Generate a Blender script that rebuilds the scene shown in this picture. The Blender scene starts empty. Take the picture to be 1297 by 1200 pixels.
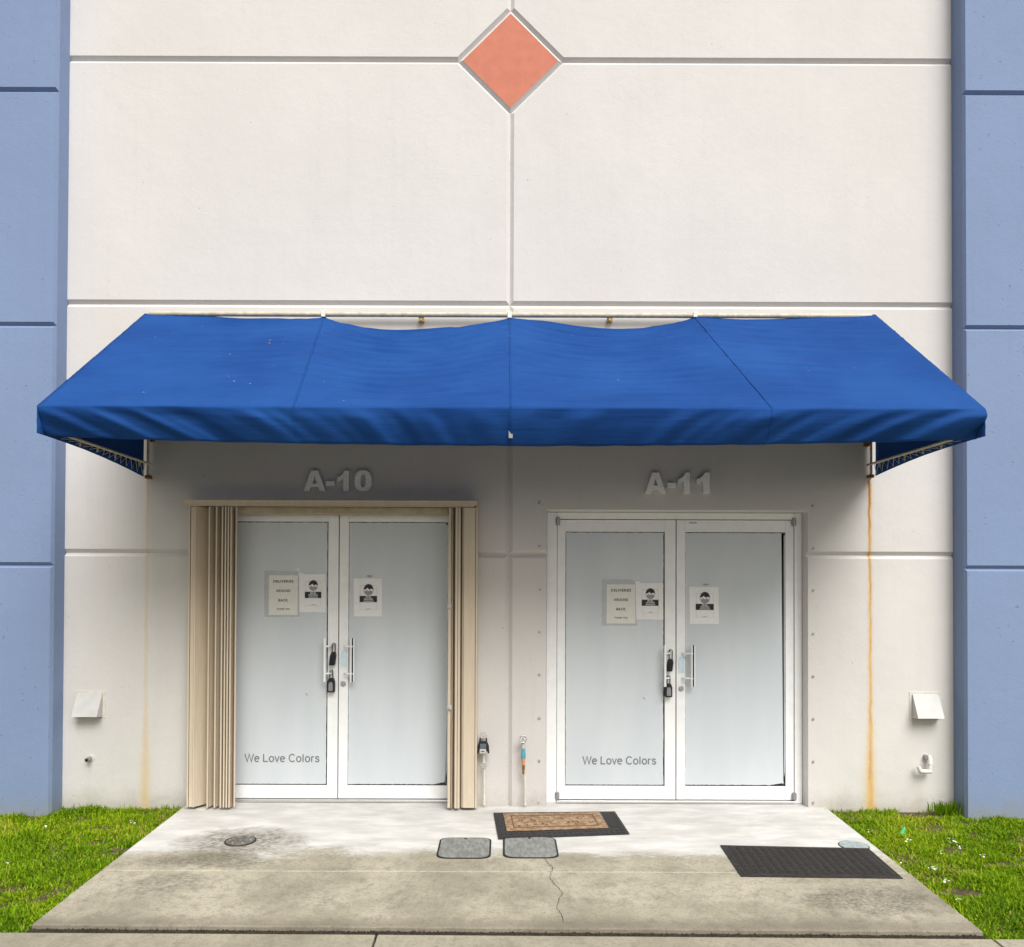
import bpy, math, random
import numpy as np
from mathutils import Vector, Matrix, noise
random.seed(7); rng = np.random.default_rng(7)
S = bpy.context.scene
COL = S.collection
# ------------------------------------------------------------------ camera, sky, sun, exposure
F = 1020.0; D = 6.3; CH = 1.73                     # focal length in photo pixels, metres to the wall, eye height
PX0, PY0 = 638.8, 727.0
PITCH, ROLL = math.radians(0.71), math.radians(0.2)
cam_d = bpy.data.cameras.new('camera'); cam = bpy.data.objects.new('camera', cam_d); COL.objects.link(cam)
cam_d.sensor_fit = 'HORIZONTAL'; cam_d.sensor_width = 36; cam_d.lens = 36*F/1297
cam_d.shift_x = (648.5-PX0)/1297; cam_d.shift_y = (PY0-600)/1297
cam_d.clip_start = 0.05; cam_d.clip_end = 500
RM = Matrix.Rotation(math.pi/2+PITCH, 4, 'X') @ Matrix.Rotation(ROLL, 4, 'Z')
cam.matrix_world = Matrix.Translation((0, -D, CH)) @ RM
S.camera = cam
w = bpy.data.worlds.new('World'); S.world = w; w.use_nodes = True
nt = w.node_tree; bg = nt.nodes['Background']
sky = nt.nodes.new('ShaderNodeTexSky'); sky.sky_type = 'NISHITA'; sky.sun_disc = False
SUN_EL, SUN_AZ = math.radians(51), math.radians(24)   # azimuth to the right of straight in front of the wall
sky.sun_elevation = SUN_EL; sky.sun_rotation = math.pi - SUN_AZ
sky.dust_density = 3.0; sky.air_density = 1.0
bw = nt.nodes.new('ShaderNodeHueSaturation'); bw.inputs['Saturation'].default_value = 0.0   # thin even cloud cover
nt.links.new(sky.outputs[0], bw.inputs['Color']); tint = nt.nodes.new('ShaderNodeMix'); tint.data_type = 'RGBA'; tint.blend_type = 'MULTIPLY'; tint.inputs[0].default_value = 1
tint.inputs[7].default_value = (1.0, .955, .885, 1)          # warm white cloud
nt.links.new(bw.outputs[0], tint.inputs[6]); nt.links.new(tint.outputs[2], bg.inputs['Color'])
bg.inputs['Strength'].default_value = 0.105
sd = bpy.data.lights.new('sun', 'SUN'); sun = bpy.data.objects.new('sun', sd); COL.objects.link(sun)
sd.energy = 2.9; sd.angle = math.radians(42); sd.color = (1.0, 0.985, 0.965)
sdir = Vector((math.sin(SUN_AZ)*math.cos(SUN_EL), -math.cos(SUN_AZ)*math.cos(SUN_EL), math.sin(SUN_EL)))
sun.rotation_euler = sdir.to_track_quat('Z', 'Y').to_euler(); sun.location = (4, -12, 12)
S.view_settings.view_transform = 'Standard'; S.view_settings.look = 'None'
S.view_settings.gamma = 1; S.view_settings.use_curve_mapping = False
S.view_settings.exposure = 0.43

# ------------------------------------------------------------------ measuring: photo pixel -> point on a real plane
def ray(px, py): return (RM.to_3x3() @ Vector(((px-PX0)/F, -(py-PY0)/F, -1)))
def P(px, py, y=0.0):
    r = ray(px, py); t = (y+D)/r.y
    return Vector((r.x*t, y, CH+r.z*t))
SLOPE = 0.027
def gz(y): return SLOPE*y if y < 0 else 0.0
def G(px, py, up=0.0):                              # point on the gently falling ground
    r = ray(px, py); t = (up-SLOPE*D-CH)/(r.z-SLOPE*r.y)
    return Vector((r.x*t, -D+r.y*t, CH+r.z*t))
def WX(px, py=600, y=0.0): return P(px, py, y).x
def WZ(py, px=645, y=0.0): return P(px, py, y).z

# ------------------------------------------------------------------ object helpers
def tag(o, label=None, cat=None, group=None, kind=None):
    if label: o['label'] = label
    if cat: o['category'] = cat
    if group: o['group'] = group
    if kind: o['kind'] = kind
    return o
def thing(name, loc, label=None, cat=None, group=None, kind=None):
    o = bpy.data.objects.new(name, None); COL.objects.link(o); o.location = loc; o.empty_display_size = .1
    return tag(o, label, cat, group, kind)
def world_loc(o):
    v = Vector((0, 0, 0))
    while o: v += o.location; o = o.parent
    return v
class MB:
    def __init__(s): s.v = []; s.f = []; s.m = []; s.sm = []
    def add(s, vs, fs, mi=0, smooth=False):
        n = len(s.v); s.v += [tuple(v) for v in vs]
        for f in fs: s.f.append(tuple(i+n for i in f)); s.m.append(mi); s.sm.append(smooth)
        return s
    def box(s, a, b, mi=0):
        x0, y0, z0 = (min(a[i], b[i]) for i in range(3)); x1, y1, z1 = (max(a[i], b[i]) for i in range(3))
        return s.add([(x0,y0,z0),(x1,y0,z0),(x1,y1,z0),(x0,y1,z0),(x0,y0,z1),(x1,y0,z1),(x1,y1,z1),(x0,y1,z1)],
                     [(3,2,1,0),(4,5,6,7),(0,1,5,4),(1,2,6,5),(2,3,7,6),(3,0,4,7)], mi)
    def hexa(s, p, mi=0):                           # 8 corners, bottom ring then top ring
        return s.add(p, [(3,2,1,0),(4,5,6,7),(0,1,5,4),(1,2,6,5),(2,3,7,6),(3,0,4,7)], mi)
    def tube(s, pts, r, n=10, mi=0, caps=True):
        pts = [Vector(p) for p in pts]; vs = []; k = len(pts)
        up = None
        for i, p in enumerate(pts):
            t = (pts[min(i+1,k-1)]-pts[max(i-1,0)]).normalized()
            if up is None:
                up = Vector((0,0,1)) if abs(t.z) < .9 else Vector((0,1,0))
            a = t.cross(up).normalized(); b = a.cross(t).normalized(); up = b
            rr = r[i] if isinstance(r, (list, tuple)) else r
            for j in range(n):
                q = 2*math.pi*j/n; vs.append(p+a*rr*math.cos(q)+b*rr*math.sin(q))
        fs = [(i*n+j, i*n+(j+1)%n, (i+1)*n+(j+1)%n, (i+1)*n+j) for i in range(k-1) for j in range(n)]
        s.add(vs, fs, mi, True)
        if caps:
            s.add(vs[:n], [tuple(range(n))[::-1]], mi); s.add(vs[-n:], [tuple(range(n))], mi)
        return s
    def prism(s, poly, y0, y1, mi=0):               # poly in x,z facing the camera; y0 front, y1 back
        n = len(poly)
        s.add([(x,y0,z) for x,z in poly]+[(x,y1,z) for x,z in poly],
              [tuple(range(n)), tuple(range(2*n-1,n-1,-1))]+[(i,i+n,(i+1)%n+n,(i+1)%n) for i in range(n)], mi)
        return s
    def build(s, name, mats, parent=None, bevel=0, recalc=True):
        me = bpy.data.meshes.new(name)
        o0 = world_loc(parent) if parent else Vector((0,0,0))
        me.from_pydata([tuple(Vector(v)-o0) for v in s.v], [], s.f)
        for m in (mats if isinstance(mats, (list, tuple)) else [mats]): me.materials.append(m)
        me.polygons.foreach_set('material_index', s.m); me.polygons.foreach_set('use_smooth', s.sm)
        if recalc:
            import bmesh
            bm = bmesh.new(); bm.from_mesh(me); bmesh.ops.recalc_face_normals(bm, faces=bm.faces); bm.to_mesh(me); bm.free()
        me.update()
        o = bpy.data.objects.new(name, me); COL.objects.link(o); o.parent = parent
        if bevel:
            md = o.modifiers.new('bevel', 'BEVEL'); md.width = bevel; md.segments = 2; md.limit_method = 'ANGLE'; md.angle_limit = math.radians(40)
        return o
def single(o, loc):                                 # move the origin of a one-mesh thing to its base
    loc = Vector(loc); o.data.transform(Matrix.Translation(-loc)); o.location = loc; return o

# ------------------------------------------------------------------ material helpers
class NT:
    def __init__(s, name):
        s.mat = bpy.data.materials.new(name); s.mat.use_nodes = True; s.t = s.mat.node_tree
        s.b = s.t.nodes['Principled BSDF']; s.b.inputs['Specular IOR Level'].default_value = .3
        s.pos = s.t.nodes.new('ShaderNodeNewGeometry').outputs['Position']
        sp = s.t.nodes.new('ShaderNodeSeparateXYZ'); s.t.links.new(s.pos, sp.inputs[0]); s.x, s.y, s.z = sp.outputs
    def set(s, sock, v):
        if hasattr(v, 'is_output'): s.t.links.new(v, sock)
        elif isinstance(v, (tuple, list)) and len(v) == 3 and sock.type == 'RGBA': sock.default_value = (*v, 1)
        else: sock.default_value = v
    def M(s, op, a, b=0.0, c=0.0, clamp=False):
        n = s.t.nodes.new('ShaderNodeMath'); n.operation = op; n.use_clamp = clamp
        for i, v in enumerate((a, b, c)): s.set(n.inputs[i], v)
        return n.outputs[0]
    def ramp(s, v, lo, hi):                         # smooth 0..1
        n = s.t.nodes.new('ShaderNodeMapRange'); n.interpolation_type = 'SMOOTHSTEP'
        s.set(n.inputs[0], v); n.inputs[1].default_value = lo; n.inputs[2].default_value = hi; n.inputs[3].default_value = 0; n.inputs[4].default_value = 1
        if lo > hi:
            n.inputs[1].default_value = hi; n.inputs[2].default_value = lo; n.inputs[3].default_value = 1; n.inputs[4].default_value = 0
        return n.outputs[0]
    def noise(s, scale, detail=4, rough=.55, stretch=(1,1,1), off=(0,0,0)):
        mp = s.t.nodes.new('ShaderNodeMapping'); s.t.links.new(s.pos, mp.inputs[0]); mp.inputs['Scale'].default_value = stretch; mp.inputs['Location'].default_value = off
        n = s.t.nodes.new('ShaderNodeTexNoise'); s.t.links.new(mp.outputs[0], n.inputs['Vector'])
        n.inputs['Scale'].default_value = scale; n.inputs['Detail'].default_value = detail; n.inputs['Roughness'].default_value = rough
        return n.outputs['Fac']
    def mix(s, f, a, b, mode='MIX'):
        n = s.t.nodes.new('ShaderNodeMix'); n.data_type = 'RGBA'; n.blend_type = mode
        s.set(n.inputs[0], f); s.set(n.inputs[6], a); s.set(n.inputs[7], b); return n.outputs[2]
    def bump(s, h, strength=.3, dist=.01):
        n = s.t.nodes.new('ShaderNodeBump'); s.set(n.inputs['Height'], h); n.inputs['Strength'].default_value = strength; n.inputs['Distance'].default_value = dist
        s.t.links.new(n.outputs[0], s.b.inputs['Normal'])
    def fin(s, col, rough=.6, metal=0, spec=None):
        s.set(s.b.inputs['Base Color'], col); s.set(s.b.inputs['Roughness'], rough); s.b.inputs['Metallic'].default_value = metal
        if spec is not None: s.b.inputs['Specular IOR Level'].default_value = spec
        return s.mat
    def blob(s, x0, y0, rx, ry, wob=.3, sc=6):      # soft uneven patch round a ground point
        dx = s.M('DIVIDE', s.M('SUBTRACT', s.x, x0), rx); dy = s.M('DIVIDE', s.M('SUBTRACT', s.y, y0), ry)
        r = s.M('SQRT', s.M('ADD', s.M('MULTIPLY', dx, dx), s.M('MULTIPLY', dy, dy)))
        r = s.M('ADD', r, s.M('MULTIPLY', s.M('SUBTRACT', s.noise(sc, 5, .65), .5), wob*4))
        return s.M('MULTIPLY', s.ramp(r, 1.35, .55), s.M('ADD', .15, s.M('MULTIPLY', s.ramp(s.noise(sc*4, 6, .75, (1, 2, 1)), .38, .62), .85)))
def simple(name, col, rough=.5, metal=0, var=.12, nscale=20, bump=0, spec=None, stretch=(1,1,1)):
    n = NT(name); f = n.noise(nscale, 4, .6, stretch)
    c = n.mix(n.ramp(f, .3, .7), tuple(x*(1-var) for x in col), tuple(min(1, x*(1+var)) for x in col))
    if bump: n.bump(n.noise(nscale*6, 3), bump, .003)
    return n.fin(c, rough, metal, spec)

RX = P(1102, 800).x; LX = P(185, 850).x; RZT = P(1102, 606).z
def wall_material(name, base, stains=True):
    n = NT(name)
    big = n.noise(1.1, 5, .6); fine = n.noise(45, 4, .6); streak = n.noise(2.0, 5, .6, (7, 7, .35))
    c = n.mix(n.ramp(big, .35, .7), tuple(x*.95 for x in base), base)
    c = n.mix(n.M('MULTIPLY', n.ramp(streak, .5, .75), .10), c, tuple(x*.72 for x in base))
    c = n.mix(n.M('MULTIPLY', n.ramp(fine, .5, .8), .10), c, tuple(x*.8 for x in base))
    low = n.M('MULTIPLY', n.ramp(n.M('ADD', n.z, n.M('MULTIPLY', n.noise(7, 6, .7), -.30)), .02, -.26), .55)
    c = n.mix(low, c, (.26, .235, .16))
    speck = n.M('MULTIPLY', n.ramp(n.noise(75, 3, .6), .60, .72), n.ramp(n.z, .75, .0))
    c = n.mix(n.M('MULTIPLY', speck, .35), c, (.22, .2, .16))
    if stains:
        wob = n.M('MULTIPLY', n.M('SUBTRACT', n.noise(6, 4, .6, (.3, .3, 1)), .5), .03)
        def streakmask(x0, ztop, w0, w1, fade=1.0):
            d = n.M('ABSOLUTE', n.M('SUBTRACT', n.M('SUBTRACT', n.x, x0), wob))
            ww = n.M('ADD', w0, n.M('MULTIPLY', n.ramp(n.z, 1.0, 0.0), w1-w0))
            g = n.M('DIVIDE', d, ww); g = n.M('EXPONENT', n.M('MULTIPLY', n.M('MULTIPLY', g, g), -1))
            return n.M('MULTIPLY', g, n.ramp(n.z, ztop, ztop-.04))
        halo = n.M('MULTIPLY', streakmask(RX, RZT, .020, .05), n.M('ADD', .32, n.M('MULTIPLY', n.noise(5, 5, .7, (.6, 1, 1)), .5)))
        c = n.mix(halo, c, (.62, .42, .13))
        core = n.M('MULTIPLY', streakmask(RX+.002, RZT, .008, .020), n.M('ADD', -.05, n.M('MULTIPLY', n.noise(14, 5, .7, (2.5, 1, .5)), 1.35)), clamp=True)
        c = n.mix(core, c, n.mix(n.ramp(n.noise(24, 5, .75, (1, 1, .35)), .4, .6), (.66, .35, .04), (.46, .20, .025)))
        red = n.M('MULTIPLY', streakmask(RX-.005, RZT, .007, .003), n.ramp(n.z, 1.6, 2.7))
        c = n.mix(red, c, (.28, .05, .01))
        lf = n.M('MULTIPLY', streakmask(LX, RZT, .014, .042), n.M('ADD', .36, n.M('MULTIPLY', n.ramp(n.z, .9, .0), .25)))
        c = n.mix(lf, c, (.58, .42, .16))
    pin = n.M('MULTIPLY', n.ramp(n.noise(38, 1, .3, off=(2, 7, 1)), .775, .80), .5)
    c = n.mix(pin, c, tuple(x*.45 for x in base))
    n.bump(n.M('ADD', n.noise(120, 4, .6), n.M('ADD', n.M('MULTIPLY', n.noise(9, 3), 1.5), n.M('MULTIPLY', pin, -2))), .34, .005)
    return n.fin(c, .75, 0, .25)
M = {}
M['wall'] = wall_material('painted_concrete', (.636, .614, .596))
M['blue'] = wall_material('blue_painted_concrete', (.205, .275, .44), False)
M['salmon'] = simple('salmon_paint', (.54, .185, .12), .75, nscale=9, var=.06, bump=.2)

def concrete(name, landing=True):
    n = NT(name)
    big = n.noise(1.6, 6, .62); mid = n.noise(14, 5, .65); grit = n.noise(160, 3, .6)
    dirty = n.mix(n.ramp(big, .35, .65), (.295, .27, .208), (.44, .405, .322))
    dirty = n.mix(n.M('MULTIPLY', n.ramp(mid, .45, .72), .5), dirty, (.17, .155, .115))
    dirty = n.mix(n.M('MULTIPLY', n.ramp(n.noise(55, 4, .75), .5, .68), .5), dirty, (.13, .118, .085))
    dirty = n.mix(n.M('MULTIPLY', n.ramp(grit, .52, .7), .45), dirty, (.13, .12, .095))
    dirty = n.mix(n.M('MULTIPLY', n.ramp(grit, .42, .3), .35), dirty, (.52, .49, .41))
    c = dirty
    if landing:
        clean = n.mix(n.ramp(n.noise(3, 5, .6, (1, 2.5, 1)), .35, .7), (.50, .49, .468), (.64, .63, .61))
        clean = n.mix(n.M('MULTIPLY', n.ramp(grit, .55, .75), .2), clean, (.4, .38, .34))
        yb = G(560, 1080).y
        edge = n.M('ADD', n.y, n.M('MULTIPLY', n.M('SUBTRACT', n.noise(1.7, 7, .68, (1, 1.6, 1)), .5), .9))
        edge = n.M('ADD', edge, n.M('MULTIPLY', n.ramp(n.x, 0, 2.4), .06))
        edge = n.M('ADD', edge, n.M('MULTIPLY', n.M('SUBTRACT', n.noise(26, 5, .75, (1, 2.2, 1)), .5), .35))
        clean = n.mix(n.M('MULTIPLY', n.ramp(n.noise(2.2, 6, .7, (1, 3, 1), (4, 2, 0)), .5, .72), .45), clean, (.42, .40, .35))
        c = n.mix(n.ramp(edge, yb-.09, yb+.12), dirty, clean)
        g0 = G(306, 1066); b = n.blob(g0.x, g0.y, .36, .24, .30, 7)
        c = n.mix(n.M('MULTIPLY', n.M('POWER', b, .5), .9), c, n.mix(n.ramp(n.noise(22, 4, .7), .4, .65), (.10, .085, .06), (.26, .225, .165)))
        g1 = G(270, 1090); c = n.mix(n.M('MULTIPLY', n.blob(g1.x, g1.y, .45, .12, .55, 9), .7), c, (.09, .08, .06))
        g2 = G(205, 1120); c = n.mix(n.M('MULTIPLY', n.blob(g2.x, g2.y, .24, .16, .55, 8), .6), c, (.09, .08, .06))
        g3 = G(1110, 1140); c = n.mix(n.M('MULTIPLY', n.blob(g3.x, g3.y, .42, .20, .6, 10), .7), c, (.08, .072, .055))
        g5 = G(960, 1042); c = n.mix(n.M('MULTIPLY', n.blob(g5.x, g5.y, .7, .22, .35, 3), .35), c, (.42, .41, .37))
        g4 = G(640, 1168); fr = n.ramp(n.M('ADD', n.y, n.M('MULTIPLY', n.noise(10, 5, .7), .12)), g4.y+.16, g4.y+.02)
        c = n.mix(n.M('MULTIPLY', fr, .5), c, (.12, .10, .075))
    else:
        c = n.mix(.3, c, (.22, .20, .15))
    n.bump(n.M('ADD', n.noise(220, 3, .6), n.M('MULTIPLY', n.noise(30, 3), .7)), .35, .004)
    return n.fin(c, .85, 0, .2)
M['concrete'] = concrete('landing_concrete'); M['walk'] = concrete('walk_concrete', False)
M['joint'] = simple('dirt_joint', (.035, .028, .02), .95, nscale=60, var=.5)
M['joint_pale'] = simple('pale_joint_edge', (.50, .46, .36), .9, nscale=40, var=.2)
M['asphalt'] = simple('asphalt', (.055, .055, .055), .9, nscale=120, var=.3, bump=.4)
M['soil'] = simple('soil', (.085, .06, .035), .95, nscale=30, var=.4, bump=.5)
M['white_metal'] = simple('white_coated_aluminium', (.83, .84, .84), .38, nscale=12, var=.03, spec=.4)
M['grey_metal'] = simple('grey_steel', (.34, .34, .36), .4, .6, nscale=60)
M['chrome'] = simple('satin_steel', (.62, .62, .61), .3, .8, nscale=60, var=.06)
M['black'] = simple('black_rubber', (.018, .018, .021), .55, nscale=60, var=.3)
M['dark_gap'] = simple('dark_gasket', (.012, .013, .015), .6, nscale=60)
M['tan'] = simple('tan_coated_aluminium', (.58, .495, .38), .45, nscale=6, var=.05, stretch=(4, 4, .5), spec=.35)
M['tan_dark'] = simple('tan_track', (.40, .34, .25), .55, nscale=12, var=.12)
M['pipe'] = simple('painted_pipe', (.62, .60, .54), .5, nscale=30, var=.08)
M['pipe_white'] = simple('white_plastic_pipe', (.72, .71, .66), .45, nscale=30, var=.08)
M['rail'] = simple('weathered_pipe_rail', (.50, .46, .36), .5, nscale=25, var=.18)
M['brass'] = simple('tarnished_brass', (.34, .22, .09), .4, .7, nscale=90, var=.4)
M['copper'] = simple('orange_fitting', (.62, .33, .16), .5, .2, nscale=80, var=.2)
M['rust'] = simple('rusty_steel', (.22, .09, .03), .85, nscale=90, var=.5)
M['gold'] = simple('yellow_bracket', (.50, .33, .10), .5, .2, nscale=90, var=.3)
M['teal'] = simple('blue_plastic', (.08, .32, .40), .4, nscale=30)
M['paper'] = simple('white_paper', (.80, .80, .80), .7, nscale=30, var=.03)
M['cream'] = simple('cream_paper', (.74, .735, .69), .7, nscale=30, var=.03)
M['sleeve'] = simple('clear_sleeve', (.48, .51, .535), .2, nscale=25, var=.05)
M['ink'] = simple('black_ink', (.035, .035, .04), .7, nscale=80)
M['ink_grey'] = simple('grey_ink', (.30, .30, .31), .7, nscale=80)
M['lettering'] = simple('grey_vinyl_lettering', (.17, .175, .18), .6, nscale=80)
M['number'] = simple('painted_metal_numeral', (.93, .93, .90), .5, 0, nscale=60, var=.08)
M['lid'] = simple('galvanised_lid', (.26, .27, .26), .5, .35, nscale=14, var=.25, bump=.5, stretch=(3, 1, 1))
M['cord'] = simple('rope', (.60, .56, .46), .8, nscale=90, var=.2)
M['hood'] = simple('white_hood', (.50, .495, .485), .45, nscale=14, var=.05)
# privacy film on glass
n = NT('frosted_film'); f = n.noise(1.5, 4, .5, (2.5, 2.5, .5)); weave = n.noise(9, 3, .6, (12, 1, .6))
c = n.mix(n.ramp(f, .3, .7), (.55, .595, .63), (.60, .64, .67)); c = n.mix(n.M('MULTIPLY', n.ramp(weave, .5, .8), .15), c, (.46, .51, .54))
n.bump(n.noise(60, 3, .6), .06, .002)
M['film'] = n.fin(c, .42, 0, .45)
n = NT('dark_glass'); M['glass'] = n.fin((.01, .011, .013), .08, 0, .5)
# awning canvas
n = NT('blue_canvas'); f = n.noise(1.3, 5, .6); g = n.noise(420, 2, .5); dirt = n.noise(4, 6, .7, (1.5, 1, 3))
c = n.mix(n.ramp(f, .3, .7), (.0085, .047, .195), (.013, .065, .242)); c = n.mix(n.M('MULTIPLY', n.ramp(dirt, .55, .8), .25), c, (.015, .036, .13))
spot = n.ramp(n.noise(26, 1, .3, off=(3, 1, 7)), .84, .85)
c = n.mix(n.M('MULTIPLY', spot, .45), c, (.5, .58, .66))
c = n.mix(n.M('MULTIPLY', n.ramp(n.noise(60, 4, .7, off=(5, 2, 1)), .68, .80), .15), c, (.2, .3, .5))
n.bump(n.M('ADD', n.M('MULTIPLY', g, .06), n.M('ADD', n.noise(5, 3, .5, (.35, 5, 5)), n.M('MULTIPLY', n.noise(11, 3, .5, (.3, 3.2, 3.2)), .3))), .22, .02)
M['canvas'] = n.fin(c, .8, 0, .08)
M['seam'] = simple('canvas_seam', (.006, .078, .30), .6, nscale=60)
# coir
n = NT('coir_fibre'); f = n.noise(22, 5, .7); g = n.noise(300, 3, .7)
c = n.mix(n.ramp(f, .4, .62), (.25, .155, .09), (.44, .31, .195)); c = n.mix(n.M('MULTIPLY', n.ramp(g, .5, .7), .5), c, (.14, .08, .04))
n.bump(g, .8, .006); M['coir'] = n.fin(c, .95)
M['coir_dark'] = simple('dark_coir_print', (.16, .095, .05), .95, nscale=200, var=.5, bump=.6)
n = NT('rubber_mat'); n.bump(n.noise(200, 3), .4, .003)
M['mat'] = n.fin(n.mix(n.ramp(n.noise(30, 5, .7), .35, .75), (.014, .013, .013), (.045, .042, .040)), .7)
M['tread'] = simple('rubber_tread', (.040, .036, .034), .65, nscale=90, var=.3)
# grass
n = NT('grass_blade'); at = n.t.nodes.new('ShaderNodeAttribute'); at.attribute_name = 'tone'
cr = n.t.nodes.new('ShaderNodeValToRGB'); n.t.links.new(at.outputs['Fac'], cr.inputs[0])
e = cr.color_ramp.elements; e[0].position = 0; e[0].color = (.07, .15, .004, 1); e[1].position = 1; e[1].color = (.36, .29, .10, 1)
for p, col in ((.45, (.185, .335, .006)), (.80, (.37, .475, .012)), (.93, (.42, .44, .05))):
    k = cr.color_ramp.elements.new(p); k.color = (*col, 1)
n.b.inputs['Subsurface Weight'].default_value = 0
tl = n.t.nodes.new('ShaderNodeBsdfTranslucent'); n.t.links.new(cr.outputs[0], tl.inputs[0])
mx = n.t.nodes.new('ShaderNodeMixShader'); mx.inputs[0].default_value = .35
outn = n.t.nodes['Material Output']; n.t.links.new(n.b.outputs[0], mx.inputs[1]); n.t.links.new(tl.outputs[0], mx.inputs[2]); n.t.links.new(mx.outputs[0], outn.inputs[0])
M['grass'] = n.fin(cr.outputs[0], .6, 0, .12)
M['petal'] = simple('white_petal', (.75, .75, .72), .7, nscale=90)
M['green_plastic'] = simple('green_plastic', (.10, .50, .22), .35, nscale=40)

# ------------------------------------------------------------------ ground and paving
g = MB(); g.add([(-150,-150,-.30),(150,-150,-.30),(150,60,-.30),(-150,60,-.30)], [(0,1,2,3)])
tag(g.build('parking_ground', M['asphalt']), kind='structure')
FLc, FRc = G(40, 1171), G(1245, 1180); BLx, BRx = P(235, 1021).x, P(1046, 1023).x
yF = (FLc.y+FRc.y)/2; YJ = G(640, 1104).y
land = thing('landing', (0, 0, 0), kind='structure')
def xl(y): return BLx+(FLc.x-BLx)*(y/yF)
def xr(y): return BRx+(FRc.x-BRx)*(y/yF)
def yf(x): return FLc.y+(FRc.y-FLc.y)*(x-FLc.x)/(FRc.x-FLc.x)
def slab_piece(ya, yb, name='paving_slab', front=False):
    m = MB(); n_ = 160; top = []; bot = []
    rows = [ya, yb]
    ring = [(xl(ya)+(xr(ya)-xl(ya))*i/n_, ya) for i in range(n_+1)]
    ring2 = []
    for i in range(n_, -1, -1):
        x = xl(yb)+(xr(yb)-xl(yb))*i/n_
        y = yf(x) if front else yb
        if front: y += .008*noise.noise(Vector((x*6, 3, 0)))+.004*noise.noise(Vector((x*31, 3, 0)))
        ring2.append((x, y))
    ring += ring2; k = len(ring)
    # top strips
    vs = [(x, y, gz(y)) for x, y in ring]; fs = []
    for i in range(n_): fs.append((i, i+1, k-2-i, k-1-i))
    m.add(vs+[(x, y, gz(y)-.14) for x, y in ring], fs+[(i, i+k, (i+1)%k+k, (i+1)%k) for i in range(k)])
    o = m.build(name, M['concrete'], land, bevel=.006); return o
slab_piece(.16, YJ+.006); slab_piece(YJ-.006, yF, front=True)
j = MB(); j.box((xl(YJ)+.02, YJ-.0058, -.12), (xr(YJ)-.02, YJ+.0058, gz(YJ)-.004)); j.build('joint_filler', M['joint_pale'], land)
# crack
ck = [(690,1087),(694,1093),(701,1099),(698,1105),(696,1112),(704,1121),(713,1131),(708,1140),(705,1150),(711,1158),(714,1171)]
cm = MB(); pts = []
for i in range(len(ck)-1):
    for t in np.linspace(0, 1, 6)[:-1]:
        p = G(ck[i][0]*(1-t)+ck[i+1][0]*t+random.uniform(-.9, .9), ck[i][1]*(1-t)+ck[i+1][1]*t, .0015); pts.append(p)
for i in range(len(pts)-1):
    w0 = .0016+.0016*random.random(); w1 = .0016+.0016*random.random()
    a, b = pts[i], pts[i+1]; cm.add([(a.x-w0,a.y,a.z),(a.x+w0,a.y,a.z),(b.x+w1,b.y,b.z),(b.x-w1,b.y,b.z)], [(0,1,2,3)])
cm.build('crack', simple('crack_dirt', (.10, .09, .068), .95, nscale=60, var=.4), land, recalc=False)
# walk in front, 15 mm lower, with a dirty joint between
walk = thing('sidewalk', (0, yF-.02, -.07), kind='structure')
zs = lambda y: gz(y)-.016
xs = [-8.5, -5.6, -4.0+.1, G(474, 1188).x, G(1262, 1189).x, 5.6, 8.5]
xs = [-8.6, -7.1, -3.9, G(474, 1188).x, G(1262, 1189).x, 5.7, 8.6]
for a, b in zip(xs[:-1], xs[1:]):
    ya, yb = yF-.045, yF-1.45; m = MB()
    fa = lambda x: yf(x)-.048 if xl(yF)-.1 < x < xr(yF)+.1 else (yf(xl(yF)) if x < 0 else yf(xr(yF)))-.048
    A, B = a+.006, b-.006
    m.hexa([(A,yb,zs(yb)-.12),(B,yb,zs(yb)-.12),(B,fa(B),zs(ya)-.12),(A,fa(A),zs(ya)-.12),(A,yb,zs(yb)),(B,yb,zs(yb)),(B,fa(B),zs(ya)),(A,fa(A),zs(ya))])
    m.build('paving_slab', M['walk'], walk, bevel=.006)
jm = MB(); jm.box((-8.6, yF-1.44, -.28), (8.6, yF-.06, gz(yF)-.10)); jm.box((xl(yF)-.0, yF-.06, -.28), (xr(yF)+.0, yF+.02, gz(yF)-.024)); jm.build('joint_filler', M['joint'], walk)
# dirt crumbs and bits in the joint in front of the landing
db = MB()
for i in range(3500):
    x = random.uniform(xl(yF), xr(yF)); y = yf(x)-random.uniform(.0, .048); r = random.uniform(.003, .007); z = gz(y)-.026+random.uniform(0, .010)+.012*max(0, noise.noise(Vector((x*4, 2, 2))))
    db.add([(x-r,y-r,z-r),(x+r,y-r,z-r),(x,y+r,z-r),(x,y,z+r*.3)], [(0,1,3),(1,2,3),(2,0,3)])
tag(db.build('joint_dirt', M['joint'], recalc=False), 'dark crumbs of dirt in the long joint at the front of the landing', 'dirt', kind='stuff')
kerb = MB(); kerb.box((-8.6, yF-1.60, -.40), (8.6, yF-1.452, zs(yF-1.45)+.002)); tag(kerb.build('kerb', M['walk'], bevel=.015), kind='structure')
for sx in (-1, 1):
    m = MB(); x0, x1 = (-8.6, xl(0)-.001) if sx < 0 else (xr(0)+.001, 8.6)
    m.hexa([(x0,yF-.058,-.4),(x1,yF-.058,-.4),(x1,.03,-.4),(x0,.03,-.4),(x0,yF-.058,gz(yF)-.045),(x1,yF-.058,gz(yF)-.045),(x1,.03,-.04),(x0,.03,-.04)])
    tag(m.build('lawn_soil', M['soil']), kind='structure')

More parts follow.
